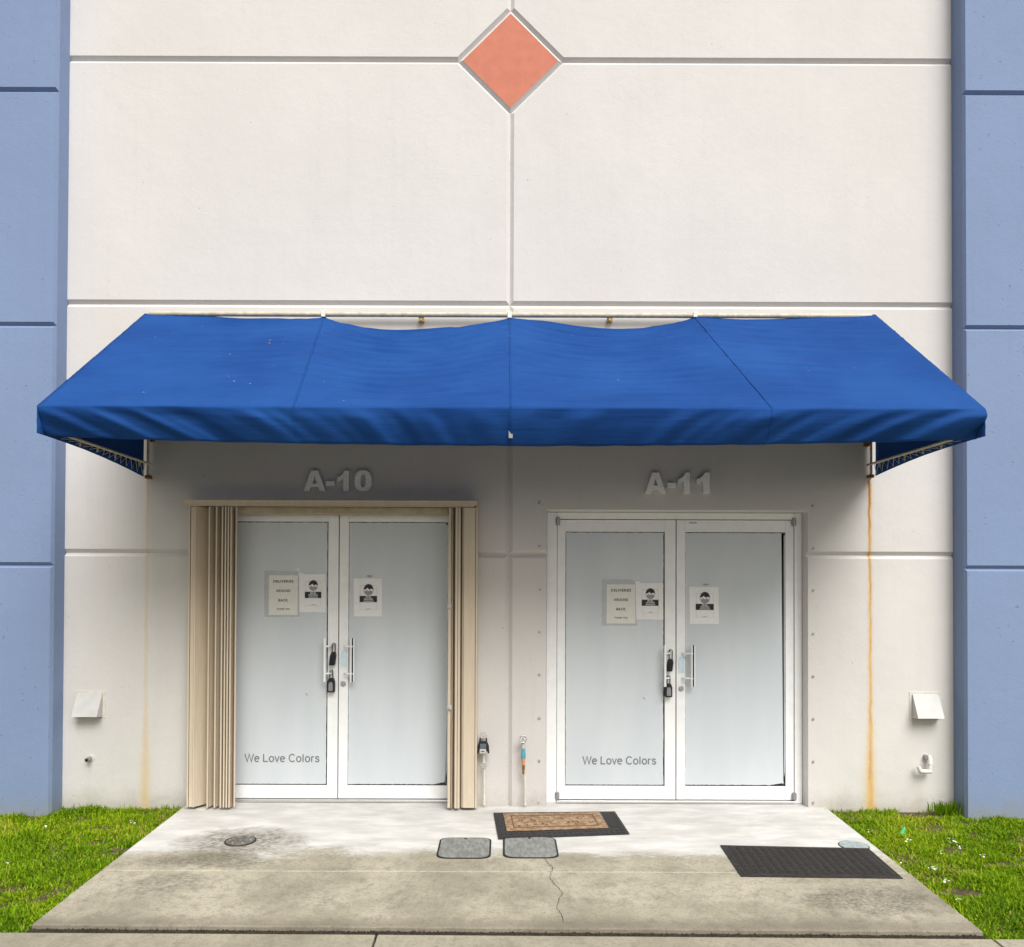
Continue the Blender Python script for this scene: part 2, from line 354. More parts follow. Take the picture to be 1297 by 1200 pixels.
# ------------------------------------------------------------------ the building
XL, XR = WX(82, 700), WX(1207, 700); XM = WX(646, 300)
Z1, Z2, Z3 = WZ(77), WZ(386), WZ(702)
ZT = Z1+ (Z1-Z2); ZTT = ZT+1.0
DL = dict(ox0=WX(268, 800, .0), ox1=WX(586, 800, .0), oz=WZ(641))       # openings in the wall
DR = dict(ox0=WX(693, 800, .0), ox1=WX(1021.5, 800, .0), oz=WZ(648, 860))
bld = thing('warehouse_building', (0, .2, -.15), 'cream concrete warehouse front with blue piers and a salmon diamond between them', 'building')
def offset_poly(poly, ds):
    n_ = len(poly); out = []
    for i in range(n_):
        p0 = Vector(poly[i-1]); p1 = Vector(poly[i]); p2 = Vector(poly[(i+1)%n_])
        d1 = (p1-p0).normalized(); d2 = (p2-p1).normalized()
        n1 = Vector((-d1.y, d1.x)); n2 = Vector((-d2.y, d2.x))            # inward for CCW
        a = p1+n1*ds[i-1]; b = p1+n2*ds[i]
        cr_ = d1.x*d2.y-d1.y*d2.x
        if abs(cr_) < 1e-6: out.append(a); continue
        t = ((b.x-a.x)*d2.y-(b.y-a.y)*d2.x)/cr_
        out.append(a+d1*t)
    return [(v.x, v.y) for v in out]
CV = {'v': .029, 'd': .025, 'o': .012, 'n': .0}
def panel(poly, kinds, mat, y0=0.0, depth=.026, name='wall_panel', face=None, back=.17):
    inn = offset_poly(poly, [CV[k] for k in kinds]); n_ = len(poly); m = MB()
    m.add([(x, y0, z) for x, z in inn], [tuple(range(n_))], 1 if face else 0)
    for i in range(n_):
        k = (i+1) % n_
        a, b, c_, d_ = inn[i], inn[k], poly[k], poly[i]
        m.add([(a[0],y0,a[1]),(b[0],y0,b[1]),(c_[0],y0+depth,c_[1]),(d_[0],y0+depth,d_[1])], [(0,3,2,1)])
        if kinds[i] in 'on':
            m.add([(d_[0],y0+depth,d_[1]),(c_[0],y0+depth,c_[1]),(c_[0],y0+back,c_[1]),(d_[0],y0+back,d_[1])], [(0,3,2,1)])
    return m.build(name, [mat, face] if face else mat, bld, recalc=False)
dc = P(647.8, 77.5); hx = 66.8/162; hz = 66.5/162
cx, cz = XM, Z1
ZB = -.15
# rows of the centre field (anticlockwise seen from the front)
def R(x0, x1, z0, z1, k='vvvv'): panel([(x0,z0),(x1,z0),(x1,z1),(x0,z1)], k, M['wall'])
R(XL, XM, ZT, ZTT, 'vvnn'); R(XM, XR, ZT, ZTT, 'vnnv')
panel([(XL,cz),(cx-hx,cz),(cx,cz+hz),(XM,ZT),(XL,ZT)], 'vdvvn', M['wall'])
panel([(cx+hx,cz),(XR,cz),(XR,ZT),(XM,ZT),(cx,cz+hz)], 'vnvvd', M['wall'])
panel([(XL,Z2),(XM,Z2),(cx,cz-hz),(cx-hx,cz),(XL,cz)], 'vvdvn', M['wall'])
panel([(XM,Z2),(XR,Z2),(XR,cz),(cx+hx,cz),(cx,cz-hz)], 'vnvdv', M['wall'])
panel([(XL,Z3),(DL['ox0'],Z3),(DL['ox0'],DL['oz']),(DL['ox1'],DL['oz']),(DL['ox1'],Z3),(XM,Z3),(XM,Z2),(XL,Z2)], 'vooovvvn', M['wall'])
panel([(XM,Z3),(DR['ox0'],Z3),(DR['ox0'],DR['oz']),(DR['ox1'],DR['oz']),(DR['ox1'],Z3),(XR,Z3),(XR,Z2),(XM,Z2)], 'vooovnvv', M['wall'])
R(XL, DL['ox0'], ZB, Z3, 'novn'); R(DL['ox1'], XM, ZB, Z3, 'nvvo'); R(XM, DR['ox0'], ZB, Z3, 'novv'); R(DR['ox1'], XR, ZB, Z3, 'nnvo')
panel([(cx,cz-hz),(cx+hx,cz),(cx,cz+hz),(cx-hx,cz)], 'dddd', M['wall'], name='diamond_panel', face=M['salmon'])
# back-up mass so that nothing shows through, and the parapet
m = MB()
for x0, x1, z0, z1 in ((-9, DL['ox0'], ZB, ZTT), (DL['ox0'], DL['ox1'], DL['oz'], ZTT), (DL['ox1'], DR['ox0'], ZB, ZTT), (DR['ox0'], DR['ox1'], DR['oz'], ZTT), (DR['ox1'], 9, ZB, ZTT)):
    m.box((x0, .172, z0), (x1, .40, z1))
m.box((-9, .40, ZB), (9, 12, ZTT)); m.build('wall_core', M['wall'], bld)
m = MB(); m.box((-9.05, -.05, ZTT), (9.05, .5, ZTT+.08)); m.build('parapet_cap', M['white_metal'], bld, bevel=.01)
# blue piers
PP = .17
def pier(x0, x1, name='pier'):
    root = MB(); root.box((x0, -PP+.028, ZB), (x1, .17, ZTT)); core = root.build(name, M['blue'], bld)
    zz = [ZB]+sorted([WZ(718, 645, -PP)+0, WZ(413.5, 645, -PP), WZ(116, 645, -PP)])+[WZ(116, 645, -PP)+1.9, ZTT]
    for a, b in zip(zz[:-1], zz[1:]):
        CV['s'] = .016
        p = [(x0-.0,a),(x1+.0,a),(x1+.0,b),(x0-.0,b)]
        inn = offset_poly(p, [.022, .014, .022, .014]); mm = MB()
        mm.add([(x,-PP,z) for x,z in inn], [(0,1,2,3)])
        for i in range(4):
            k = (i+1)%4; q = [(inn[i][0],-PP,inn[i][1]),(inn[k][0],-PP,inn[k][1]),(p[k][0],-PP+.028,p[k][1]),(p[i][0],-PP+.028,p[i][1])]
            mm.add(q, [(0,3,2,1)])
        o = mm.build('pier_panel', M['blue'], core, recalc=False)
pier(XL-1.25, XL-.0); pier(XR+.0, XR+1.25)
for s_ in (-1, 1):
    a, b = (-9, XL-1.25) if s_ < 0 else (XR+1.25, 9)
    for z0, z1 in ((ZB,Z3),(Z3,Z2),(Z2,Z1),(Z1,ZT),(ZT,ZTT)): R(a, b, z0, z1, 'vnvn')
# anchor bolts round the right doorway
bolts = [(683,637),(683,692),(684,747),(683,801),(683,855),(683,910),(683,964),(682,1017),
         (1029,641),(1030,695),(1030,748),(1030,803),(1030,857),(1030,911),(1030,965),(1030,1017)]
bmesh_ = None
for px, py in bolts:
    p = P(px, py, 0)
    if bmesh_ is None:
        m = MB(); m.tube([p+Vector((0,.002,0)), p+Vector((0,-.004,0))], .011, 12); m.tube([p+Vector((0,-.004,0)), p+Vector((0,-.010,0))], .006, 6)
        o = m.build('anchor_bolt', simple('dull_bolt', (.42,.40,.37), .6, .2, nscale=40), bld); bmesh_ = (o, p)
    else:
        o = bmesh_[0].copy(); COL.objects.link(o); o.location = bmesh_[0].location+(p-bmesh_[1])

# ------------------------------------------------------------------ text
def text_mesh(body, height, loc, font_off=0.0, extrude=0.0, name='lettering', mat=None, parent=None, width=None, spacing=1.0, center=False, rot=0.0):
    c_ = bpy.data.curves.new('t', 'FONT'); c_.body = body; c_.size = 1; c_.offset = font_off; c_.space_character = spacing; c_.extrude = 0; c_.resolution_u = 3
    o = bpy.data.objects.new('t', c_); COL.objects.link(o)
    dg = bpy.context.evaluated_depsgraph_get(); me = bpy.data.meshes.new_from_object(o.evaluated_get(dg))
    bpy.data.objects.remove(o); bpy.data.curves.remove(c_)
    n_ = len(me.vertices); co = np.empty(n_*3); me.vertices.foreach_get('co', co); co = co.reshape(-1, 3)
    co -= co.min(0)*[1,1,0]; mxx = co.max(0)
    sy = height/mxx[1]; sx = (width/mxx[0]) if width else sy
    x = co[:,0]*sx; z = co[:,1]*sy
    if center: x -= mxx[0]*sx/2
    o0 = world_loc(parent) if parent else Vector((0,0,0))
    out = np.stack([x+loc[0]-o0.x, np.full(n_, loc[1]-o0.y), z+loc[2]-o0.z], 1)
    me.vertices.foreach_set('co', out.ravel()); me.update(); me.materials.append(mat); me.name = name
    ob = bpy.data.objects.new(name, me); COL.objects.link(ob); ob.parent = parent
    return ob

def stroke_text(body, height, loc, name='lettering', mat=None, parent=None, width=None, wt=.15):
    A = lambda cx_, cz_, rx, rz, a0, a1, n_=18: [(cx_+rx*math.cos(math.radians(a0+(a1-a0)*i/n_)), cz_+rz*math.sin(math.radians(a0+(a1-a0)*i/n_))) for i in range(n_+1)]
    G_ = {'W': (1.0, [[(.03,1),(.27,.02),(.5,.98),(.73,.02),(.97,1)]]), 'e': (.56, [[(.07,.385),(.47,.385)], A(.27,.36,.235,.33,4,318)]),
          'L': (.58, [[(.06,1),(.06,.055),(.54,.055)]]), 'o': (.56, [A(.27,.36,.235,.33,0,360)]), 'v': (.50, [[(.02,.72),(.24,.03),(.46,.72)]]),
          'C': (.76, [A(.39,.5,.335,.465,42,318)]), 'l': (.24, [[(.1,0),(.1,1)]]), 'r': (.36, [[(.08,0),(.08,.72)], A(.27,.50,.15,.18,170,70,8)]),
          's': (.50, [[(.43,.55),(.38,.65),(.24,.70),(.11,.65),(.08,.54),(.13,.45),(.26,.38),(.40,.32),(.45,.20),(.39,.08),(.26,.03),(.11,.07),(.05,.19)]])}
    x = 0; polys = []; spc = .085
    for ch in body:
        if ch == ' ': x += .30; continue
        adv, sts = G_[ch]
        for i, st in enumerate(sts): polys.append(([(x+u, v) for u, v in st], i, ch == 'o'))
        x += adv+spc
    sx = (width/(x-spc)) if width else height
    m = MB(); hw = wt*height/2
    for st, i, closed in polys:
        q = [Vector((loc[0]+u*sx, loc[2]+v*height)) for u, v in st]; k = len(q); vs = []
        for j in range(k):
            d1 = (q[j]-q[j-1]).normalized() if j else (q[1]-q[0]).normalized(); d2 = (q[j+1]-q[j]).normalized() if j < k-1 else d1
            if closed and j in (0, k-1): d1 = (q[k-1]-q[k-2]).normalized(); d2 = (q[1]-q[0]).normalized()
            nn = (Vector((-d1.y, d1.x))+Vector((-d2.y, d2.x))); nn.normalize(); sc_ = 1/max(.45, nn.dot(Vector((-d1.y, d1.x))))
            a, b = q[j]+nn*hw*sc_, q[j]-nn*hw*sc_; y = loc[1]-.0003*i
            vs += [(a.x, y, a.y), (b.x, y, b.y)]
        m.add(vs, [(2*j, 2*j+1, 2*j+3, 2*j+2) for j in range(k-1)])
    return m.build(name, mat, parent, recalc=False)
# ------------------------------------------------------------------ doors
def storefront(label, ox0, ox1, oz, glassL, glassR, leaf_top, mid, jl, jr, frame_top, bottom, glass_bot, hand_y, word_px, word_py, pivots, mark):
    yF_, yB_ = .10, .155
    X = lambda px: P(px, 830, yF_).x
    Zf = lambda py: P(mid, py, yF_).z
    root = thing('storefront_door', ((ox0+ox1)/2, yF_, 0), label, 'door')
    zb = Zf(bottom); zl = Zf(leaf_top); zg0, zg1 = Zf(glass_bot), Zf(glassL[2])
    m = MB(); m.box((ox0+.002, yF_-.012, 0.0), (X(jl), yB_+.01, oz-.002)); m.box((X(jr), yF_-.012, 0), (ox1-.002, yB_+.01, oz-.002))
    m.box((X(jl)+.0005, yF_-.012, zl+.006), (X(jr)-.0005, yB_+.01, oz-.002)); m.build('frame', M['white_metal'], root, bevel=.003)
    m = MB(); m.box((X(jl)-.0, yF_-.03, .001), (X(jr), yB_, .022)); m.build('threshold', M['chrome'], root, bevel=.004)
    m = MB(); m.box((X(jl)-.01, yB_+.006, .0), (X(jr)+.01, yB_+.009, oz-.01)); m.build('backing', M['dark_gap'], root)
    xm = X(mid)
    for side in (0, 1):
        gx0, gx1 = (glassL[0], glassL[1]) if side == 0 else (glassR[0], glassR[1])
        gx0, gx1 = X(gx0), X(gx1)
        x0, x1 = (X(jl)+.004, xm-.004) if side == 0 else (xm+.004, X(jr)-.004)
        m = MB(); m.box((x0, yF_, .026), (gx0, yB_, zl)); m.box((gx1, yF_, .026), (x1, yB_, zl))
        m.box((gx0+.0003, yF_+.001, .026), (gx1-.0003, yB_-.001, zg0)); m.box((gx0+.0003, yF_+.001, zg1), (gx1-.0003, yB_-.001, zl))
        leaf = m.build('door_leaf', M['white_metal'], root, bevel=.002)
        # glazing beads
        m = MB(); m.box((gx0+.001, yF_+.012, zg0+.001), (gx1-.001, yF_+.03, zg1-.001)); m.build('glass_pane', M['glass'], leaf)
        # film with uneven cut edges
        r_ = random.Random(side+int(mid)); tk = 70
        L = gx0+(.004 if side == 0 else .002); Rr = gx1-(.007 if side == 0 else -.001); B = zg0+.007; T = zg1-.005
        pts = []
        for i in range(tk):
            t = i/tk; rag = .0045*r_.random()*(1 if side else .5)
            if side == 1 and t > .86: rag += .028*(t-.86)/.14*r_.uniform(.5, 1)
            pts.append((L+(Rr-L)*t, B+rag))
        for i in range(tk):
            t = i/tk; rag = .003*r_.random()+(.004*abs(noise.noise(Vector((t*7, mid, side)))))
            if side == 1 and t < .05: rag += .02*(1-t/.05)*r_.uniform(.4, 1)
            if side == 1 and t > .985: rag += .03*(t-.985)/.015
            pts.append((Rr-rag, B+(T-B)*t+.004))
        for i in range(tk):
            t = i/tk; d = .004*r_.random()
            pts.append((Rr-(Rr-L)*t-(.03 if i == 0 and side else 0), T-d))
        for i in range(tk):
            t = i/tk; pts.append((L+.002*r_.random(), T-(T-B)*t))
        m = MB(); m.prism(pts, yF_+.0095, yF_+.011); m.build('privacy_film', M['film'], leaf, recalc=False)
        # pull handle: bar with two arms
        zt, zb_ = Zf(hand_y[0]), Zf(hand_y[1])
        sgn = -1 if side == 0 else 1
        bx = xm+sgn*(.098 if side == 0 else .122)
        ax = xm+sgn*.055
        m = MB(); yb = yF_-.055
        if side == 0: m.tube([(bx, yb, zb_), (bx, yb, zt)], .0105, 12)
        else:
            m.box((bx-.015, yb-.012, zb_), (bx-.006, yb+.012, zt)); m.box((bx+.007, yb-.012, zb_), (bx+.015, yb+.012, zt)); m.box((bx-.006, yb+.004, zb_), (bx+.007, yb+.011, zt), 1)
        for zz in (zt-.065, zb_+.065):
            m.tube([(ax, yF_+.001, zz), (ax, yF_-.02, zz), (ax+sgn*.012, yb+.012, zz), (bx, yb, zz)], .0075, 10)
            m.box((ax-.014, yF_-.006, zz-.014), (ax+.014, yF_+.001, zz+.014))
        m.build('pull_handle', [M['white_metal'], M['dark_gap']], leaf)
        if side == 1:
            zc = zb_-.02; cxx = xm+.04
            m = MB(); m.tube([(cxx, yF_+.001, zc), (cxx, yF_-.006, zc)], .022, 20); m.tube([(cxx, yF_-.006, zc), (cxx, yF_-.014, zc)], .014, 16)
            m.box((cxx-.002, yF_-.0155, zc-.008), (cxx+.002, yF_-.0138, zc+.008)); m.build('lock_cylinder', M['chrome'], leaf)
            m = MB(); m.box((xm+.02, yF_-.003, (zt+zb_)/2-.06), (xm+.066, yF_+.0005, (zt+zb_)/2+.07)); m.build('push_plate', simple('pale_blue_sticker', (.60, .72, .80), .4, nscale=40, var=.08), leaf)
            s = MB(); s.box((gx0+.03, yF_+.0005, zl-.028), (gx0+.09, yF_-.001, zl-.014)); s.build('scuff_tape', M['sleeve'], leaf)
        else:
            stroke_text('We Love Colors', .0625, (P(word_px[0], word_py, yF_).x, yF_+.0085, P(word_px[0], word_py, yF_).z), name='lettering', mat=M['lettering'], parent=leaf, width=(word_px[1]-word_px[0])/F*(D+yF_))
            m = MB()
            for (qx, qy, w_, h_, sl) in mark:
                p = P(qx, qy, yF_); m.add([(p.x-w_,yF_+.0088,p.z+h_),(p.x-w_*.2,yF_+.0088,p.z+h_*.7),(p.x+w_,yF_+.0088,p.z-h_),(p.x+w_*.3,yF_+.0088,p.z-h_*.6)], [(0,3,2,1)])
            m.build('film_tear', M['ink'], leaf, recalc=False)
    if pivots:
        for sx_, xx in ((1, X(jl)+.006), (-1, X(jr)-.006)):
            for za, zb2 in ((zl-.045, zl+.02), (.03, .085)):
                m = MB(); m.tube([(xx, yF_-.016, za), (xx, yF_-.016, zb2)], .015, 14)
                m.box((xx-.018, yF_-.016, za+.01), (xx+.018, yF_+.0, zb2-.01)); m.build('pivot_hinge', M['grey_metal'], root)
    return root
dA = storefront('white aluminium double door with pale film, under number A-10 behind the folded shutter', DL['ox0'], DL['ox1'], DL['oz'], (289, 415, 661), (441, 567, 661), 648.5, 428.7, 278, 578, 640, 1015, 995, (808, 863), (309.5, 404), 965.5, False,
           [(388,880,.010,.012,0),(403.5,884,.006,.004,0),(394,797,.004,.002,0)])
dB = storefront('white aluminium double door with pale film, in the open doorway under number A-11', DR['ox0'], DR['ox1'], DR['oz'], (716, 842, 674), (868, 995, 674), 659, 856.3, 705, 1006, 653, 1016, 996, (817, 869), (738, 831), 968.5, True,
           [(816,885,.010,.011,0),(831.5,889.5,.006,.004,0),(820,810,.004,.002,0)])

# ------------------------------------------------------------------ notices on the glass
def notice_face(root, x0, x1, z0, z1, y):
    """head with a face covering above a dark banner, small lines below"""
    w_, h_ = x1-x0, z1-z0; cx_ = (x0+x1)/2+.004; t = y
    def circle(cx2, cz2, rx, rz, a0, a1, n_=20): return [(cx2+rx*math.cos(a0+(a1-a0)*i/n_), cz2+rz*math.sin(a0+(a1-a0)*i/n_)) for i in range(n_+1)]
    hz_ = z0+h_*.70; r = w_*.165
    hair = circle(cx_, hz_, r*1.05, r*1.25, 0, math.pi)+[(cx_-r*.55, hz_+r*.15),(cx_-r*.25, hz_+r*.45),(cx_+r*.1, hz_+r*.05),(cx_+r*.6, hz_+r*.25)]
    m = MB(); m.add([(x, t, z) for x, z in hair], [tuple(range(len(hair)))]); 
    for sx_ in (-.38, .38):
        e_ = circle(cx_+sx_*r, hz_-r*.12, r*.10, r*.10, 0, 2*math.pi, 10)[:-1]; m.add([(x, t, z) for x, z in e_], [tuple(range(len(e_)))])
    jaw = circle(cx_, hz_, r*1.05, r*1.15, math.pi, 2*math.pi, 24); jin = circle(cx_, hz_, r*1.0, r*1.10, math.pi, 2*math.pi, 24)
    for i in range(24): m.add([(q[0], t, q[1]) for q in (jaw[i], jaw[i+1], jin[i+1], jin[i])], [(0,1,2,3)])
    m.build('hair_print', M['ink'], root, recalc=False)
    mk = circle(cx_, hz_-r*.25, r*.85, r*.95, math.pi, 2*math.pi, 14); m = MB(); m.add([(x, t-.0002, z) for x, z in mk], [tuple(range(len(mk)))]); m.build('mask_print', M['ink_grey'], root, recalc=False)
    m = MB(); m.add([(x0+w_*.2, t, z0+h_*.375),(x1-w_*.18, t, z0+h_*.375),(x1-w_*.18, t, z0+h_*.54),(x0+w_*.2, t, z0+h_*.54)], [(0,1,2,3)]); m.build('banner_print', M['ink'], root, recalc=False)
    text_mesh('MASK', h_*.045, (cx_, t-.0004, z0+h_*.485), .02, name='print', mat=M['paper'], parent=root, center=True)
    text_mesh('REQUIRED', h_*.045, (cx_, t-.0004, z0+h_*.43), .02, name='print', mat=M['paper'], parent=root, center=True)
    m = MB(); m.add([(cx_-w_*.18, t-.0004, z0+h_*.395),(cx_+w_*.18, t-.0004, z0+h_*.395),(cx_+w_*.18, t-.0004, z0+h_*.41),(cx_-w_*.18, t-.0004, z0+h_*.41)], [(0,1,2,3)])
    m.build('print', M['paper'], root, recalc=False)
    m = MB()
    def ln(a, b, c_, d_): m.add([(x0+w_*a, t, z0+h_*c_),(x0+w_*b, t, z0+h_*c_),(x0+w_*b, t, z0+h_*d_),(x0+w_*a, t, z0+h_*d_)], [(0,1,2,3)])
    ln(.22,.81,.175,.179); ln(.22,.224,.175,.82); ln(.806,.81,.175,.82); ln(.22,.81,.816,.82); ln(.44,.60,.195,.207)
    m.build('print', M['ink_grey'], root, recalc=False)
def sheet(x0, x1, z0, z1, y, mat, seed, label, name='paper_notice', skew=0.0):
    root = thing(name, ((x0+x1)/2, y, z0), label, 'notice')
    n_ = 8; vs = []; fs = []
    for j_ in range(n_+1):
        for i in range(n_+1):
            u, v = i/n_, j_/n_
            vs.append((x0+(x1-x0)*u+skew*v, y+.0004*noise.noise(Vector((u*3+seed, v*3, seed))), z0+(z1-z0)*v))
    fs = [(j_*(n_+1)+i, j_*(n_+1)+i+1, (j_+1)*(n_+1)+i+1, (j_+1)*(n_+1)+i) for j_ in range(n_) for i in range(n_)]
    nb = len(vs); vs2 = [(a, y+.0012, c_) for a, b, c_ in vs]
    m = MB(); m.add(vs, fs, 0, True); m.add(vs2, [f[::-1] for f in fs], 0, True); m.build('sheet', mat, root, recalc=False)
    return root
YN = .1085
def notices(dx, dy, who, masks, deliv, sleeve):
    q = lambda px, py: P(px, py, .10)
    # deliveries, in a clear sleeve with scuffed tape
    a, b = q(deliv[0], deliv[3]), q(deliv[1], deliv[2])
    r = thing('paper_notice', ((a.x+b.x)/2, YN, a.z), 'cream notice about deliveries in a cloudy plastic sleeve, left leaf of the '+who+' door', 'notice')
    m = MB(); m.box((a.x, YN-.0018, a.z), (b.x, YN-.0008, b.z)); m.build('sheet', M['cream'], r)
    s0, s1 = q(sleeve[0], sleeve[3]), q(sleeve[1], sleeve[2]); m = MB(); m.box((s0.x, YN+.0003, s0.z), (s1.x, YN-.0004, s1.z)); o = m.build('plastic_sleeve', M['sleeve'], r)
    m = MB(); e = .004
    m.box((s0.x-e, YN-.0006, s0.z-e), (s0.x, YN, s1.z)); m.box((s0.x, YN-.0006, s1.z), (s1.x-.02, YN, s1.z+e)); m.box((s0.x, YN-.0006, s0.z-e-.004), (s1.x, YN, s0.z)); m.box((s1.x-.035, YN-.0022, s1.z-.01), (s1.x+.012, YN-.0014, s1.z+.022))
    m.build('tape', simple('scuffed_tape', (.66,.66,.68), .4, nscale=60, var=.15), r)
    H = b.z-a.z; cxx = (a.x+b.x)/2
    for wd, v, hh in (('DELIVERIES', .815, .70), ('AROUND', .575, .50), ('BACK', .335, .33), ('THANK YOU', .125, .46)):
        text_mesh(wd, H*(.068 if v > .2 else .045), (cxx, YN-.0022, a.z+H*v), .028, name='print', mat=M['ink'], parent=r, center=True, spacing=1.1, width=(b.x-a.x)*hh)
    for i, (mx0, mx1, my0, my1, lab) in enumerate(masks):
        a, b = q(mx0, my1), q(mx1, my0); y = YN-(.0032 if i == 0 else .001)
        r = sheet(a.x, b.x, a.z, b.z, y, M['paper'], i+dx, lab+who+' door', skew=-.004)
        notice_face(r, a.x, b.x, a.z, b.z, y-.0012)
        m = MB()
        if i == 1:
            cxx = (a.x+b.x)/2+.01; m.box((cxx-.02, y-.0012, b.z+.014), (cxx+.022, y, b.z+.024)); m.box((cxx-.002, y-.0012, b.z), (cxx+.002, y, b.z+.0138)); m.build('hook_tape', M['ink_grey'], r)
        else:
            m.box((a.x-.01, y-.0012, b.z-.006), (a.x+.03, y-.0004, b.z+.012)); m.build('tape', M['paper'], r)
notices(0, 0, 'A-10', [(379,413,727.5,776,'white face mask notice beside the deliveries notice on the '), (448,484,733,781,'white face mask notice alone on the right leaf of the ')], (340,377,729,779), (334,379.5,723,782))
notices(5, 5, 'A-11', [(806,840.5,738.5,785,'white face mask notice beside the deliveries notice on the '), (874,911,743.5,790.5,'white face mask notice alone on the right leaf of the ')], (768.5,805,740.5,790), (762,807,734,793))

# ------------------------------------------------------------------ key lock boxes hung on the stile
def lockbox(px, py0, py1, shack, w_, label, tilt=0.0):
    y = .10; c0 = P(px, py1, y-.03); c1 = P(px, py0, y-.03); zt = P(px, shack, y-.03).z
    r = thing('key_lockbox', (c0.x, y-.03, c0.z), label, 'lock box', 'key lock boxes on the doors')
    hw = w_/2; prof = [(-hw,0.004),(-hw+.006,0),(hw-.006,0),(hw,.004),(hw,(c1.z-c0.z)*.72),(hw*.62,(c1.z-c0.z)),(-hw*.62,(c1.z-c0.z)),(-hw,(c1.z-c0.z)*.72)]
    m = MB(); m.prism([(c0.x+a+tilt*b, c0.z+b) for a, b in prof], y-.052, y-.006); m.build('body', M['black'], r, bevel=.004)
    m = MB(); pr = [(c0.x+a*.6+tilt*b, c0.z+.012+b*.62) for a, b in prof]; m.prism(pr, y-.055, y-.0515); m.build('cover', M['grey_metal'] if tilt == 0 else M['dark_gap'], r)
    tx = tilt*(c1.z-c0.z)
    pts = [(c0.x+tx-.012, y-.03, c1.z-.005)]+[(c0.x+tx+.012*math.cos(a), y-.03, (zt-.012)+.012*math.sin(a)) for a in np.linspace(math.pi, 0, 9)]+[(c0.x+tx+.012, y-.03, c1.z-.005)]
    m = MB(); m.tube(pts, .0042, 8); m.build('shackle', M['black'], r)
    m = MB(); m.tube([(c0.x+tx, y+.002, zt-.006), (c0.x+tx, y-.042, zt-.006)], .008, 10); m.build('stud', M['chrome'], r)
lockbox(420.5, 826, 843, 815, .044, 'upper black key lock box on the A-10 door', .12)
lockbox(419.5, 859, 877, 849, .056, 'lower wider black key lock box on the A-10 door')
lockbox(847.6, 835, 850.5, 823, .044, 'upper black key lock box on the A-11 door', .12)
lockbox(846.6, 866, 883, 856, .056, 'lower wider black key lock box on the A-11 door')

# ------------------------------------------------------------------ accordion shutter round the left door
sh = thing('accordion_shutter', ((DL['ox0']+DL['ox1'])/2, -.05, 0), 'tan accordion storm shutter folded open at both sides of the A-10 doorway', 'shutter')
ZH1, ZH0 = WZ(634.5, 420, -.13), WZ(640.5, 420, -.13)
xa, xb = P(233.5, 640, -.13).x, P(604, 640, -.13).x
m = MB(); m.box((xa, -.135, ZH0), (xb, -.002, ZH1)); m.box((xa, -.142, ZH1-.006), (xb, -.1352, ZH1+.004)); m.box((xa+.02, -.135, ZH0-.008), (xb-.02, -.128, ZH0-.0003)); m.build('header_track', M['tan'], sh, bevel=.002)
m = MB(); m.box((P(298, 800, -.04).x, -.04, ZH0-.055), (P(567, 800, -.04).x, .08, ZH0-.003)); m.build('inner_track', M['tan_dark'], sh, bevel=.003)
def blade(p0, p1, th=.004, z0=.016, z1=ZH0-.01, name='blade', mat='tan', bulge=0):
    p0, p1 = Vector(p0), Vector(p1); d = (p1-p0).normalized(); n_ = Vector((-d.y, d.x))*th
    m = MB()
    a = [p0-n_, p1-n_, p1+n_, p0+n_]
    m.hexa([(v.x, v.y, z0) for v in a]+[(v.x, v.y, z1) for v in a])
    m.tube([(p0.x, p0.y, z0), (p0.x, p0.y, z1)], .0075, 8)
    # pressed rib along the blade
    mid = p0+(p1-p0)*.5; 
    return m.build(name, M[mat], sh)
YFt, YBk = -.13, -.012
fx = lambda px: P(px, 830, YFt).x
bx_ = lambda px: P(px, 830, YBk).x
# housing post at far left, then zigzag blades
m = MB(); m.box((P(237.5, 830, YFt).x, YFt, .016), (P(239.5,830,YFt).x, -.004, ZH0-.004)); m.build('wall_post', M['tan'], sh, bevel=.002)
m = MB(); m.box((P(240.2,830,YFt).x, YFt+.004, .016), (P(245.5,830,YFt).x, YFt+.012, ZH0-.012)); m.build('blade', M['tan'], sh, bevel=.002)
zig = [(fx(246), YFt+.004), (bx_(265), YBk), (fx(264.5), YFt), (bx_(276), YBk-.01), (fx(273.5), YFt+.003), (bx_(284), YBk-.008), (fx(281), YFt+.002), (bx_(289), YBk-.02), (fx(285), YFt-.002), (bx_(292), YBk-.03), (fx(288.5), YFt), (bx_(295), YBk-.02), (fx(292), YFt+.004), (bx_(299), YBk-.01), (fx(297), YFt+.02)]
for a, b in zip(zig[:-1], zig[1:]): blade(a, b) if a[1] < b[1] else blade(b, a)
for px in (264.5, 273.5, 281, 285, 288.5, 292): 
    m = MB(); m.box((fx(px-.9), YFt-.012, .016), (fx(px+1.0), YFt+.0, ZH0-.012)); m.build('hinge_edge', M['tan'], sh, bevel=.0015)
# right stack
m = MB(); m.box((P(602.2,830,YFt).x, YFt, .016), (P(604.5,830,YFt).x, -.004, ZH0-.004)); m.build('wall_post', M['tan'], sh, bevel=.002)
m = MB(); m.box((P(587,830,YFt).x, YFt+.004, .016), (P(601.6,830,YFt).x, YFt+.012, ZH0-.012)); m.build('blade', M['tan'], sh, bevel=.002)
zig = [(fx(586), YFt+.02), (bx_(581), YBk), (fx(581.5), YFt), (bx_(577.5), YBk-.01), (fx(578), YFt+.0), (bx_(572), YBk-.015), (fx(572.5), YFt+.0), (bx_(568.5), YBk+.0)]
for a, b in zip(zig[:-1], zig[1:]): blade(a, b) if a[1] < b[1] else blade(b, a)
for px in (581.5, 578): 
    m = MB(); m.box((fx(px-1.6), YFt-.010, .016), (fx(px+1.4), YFt+.0, ZH0-.012)); m.build('hinge_edge', M['tan'], sh, bevel=.0015)
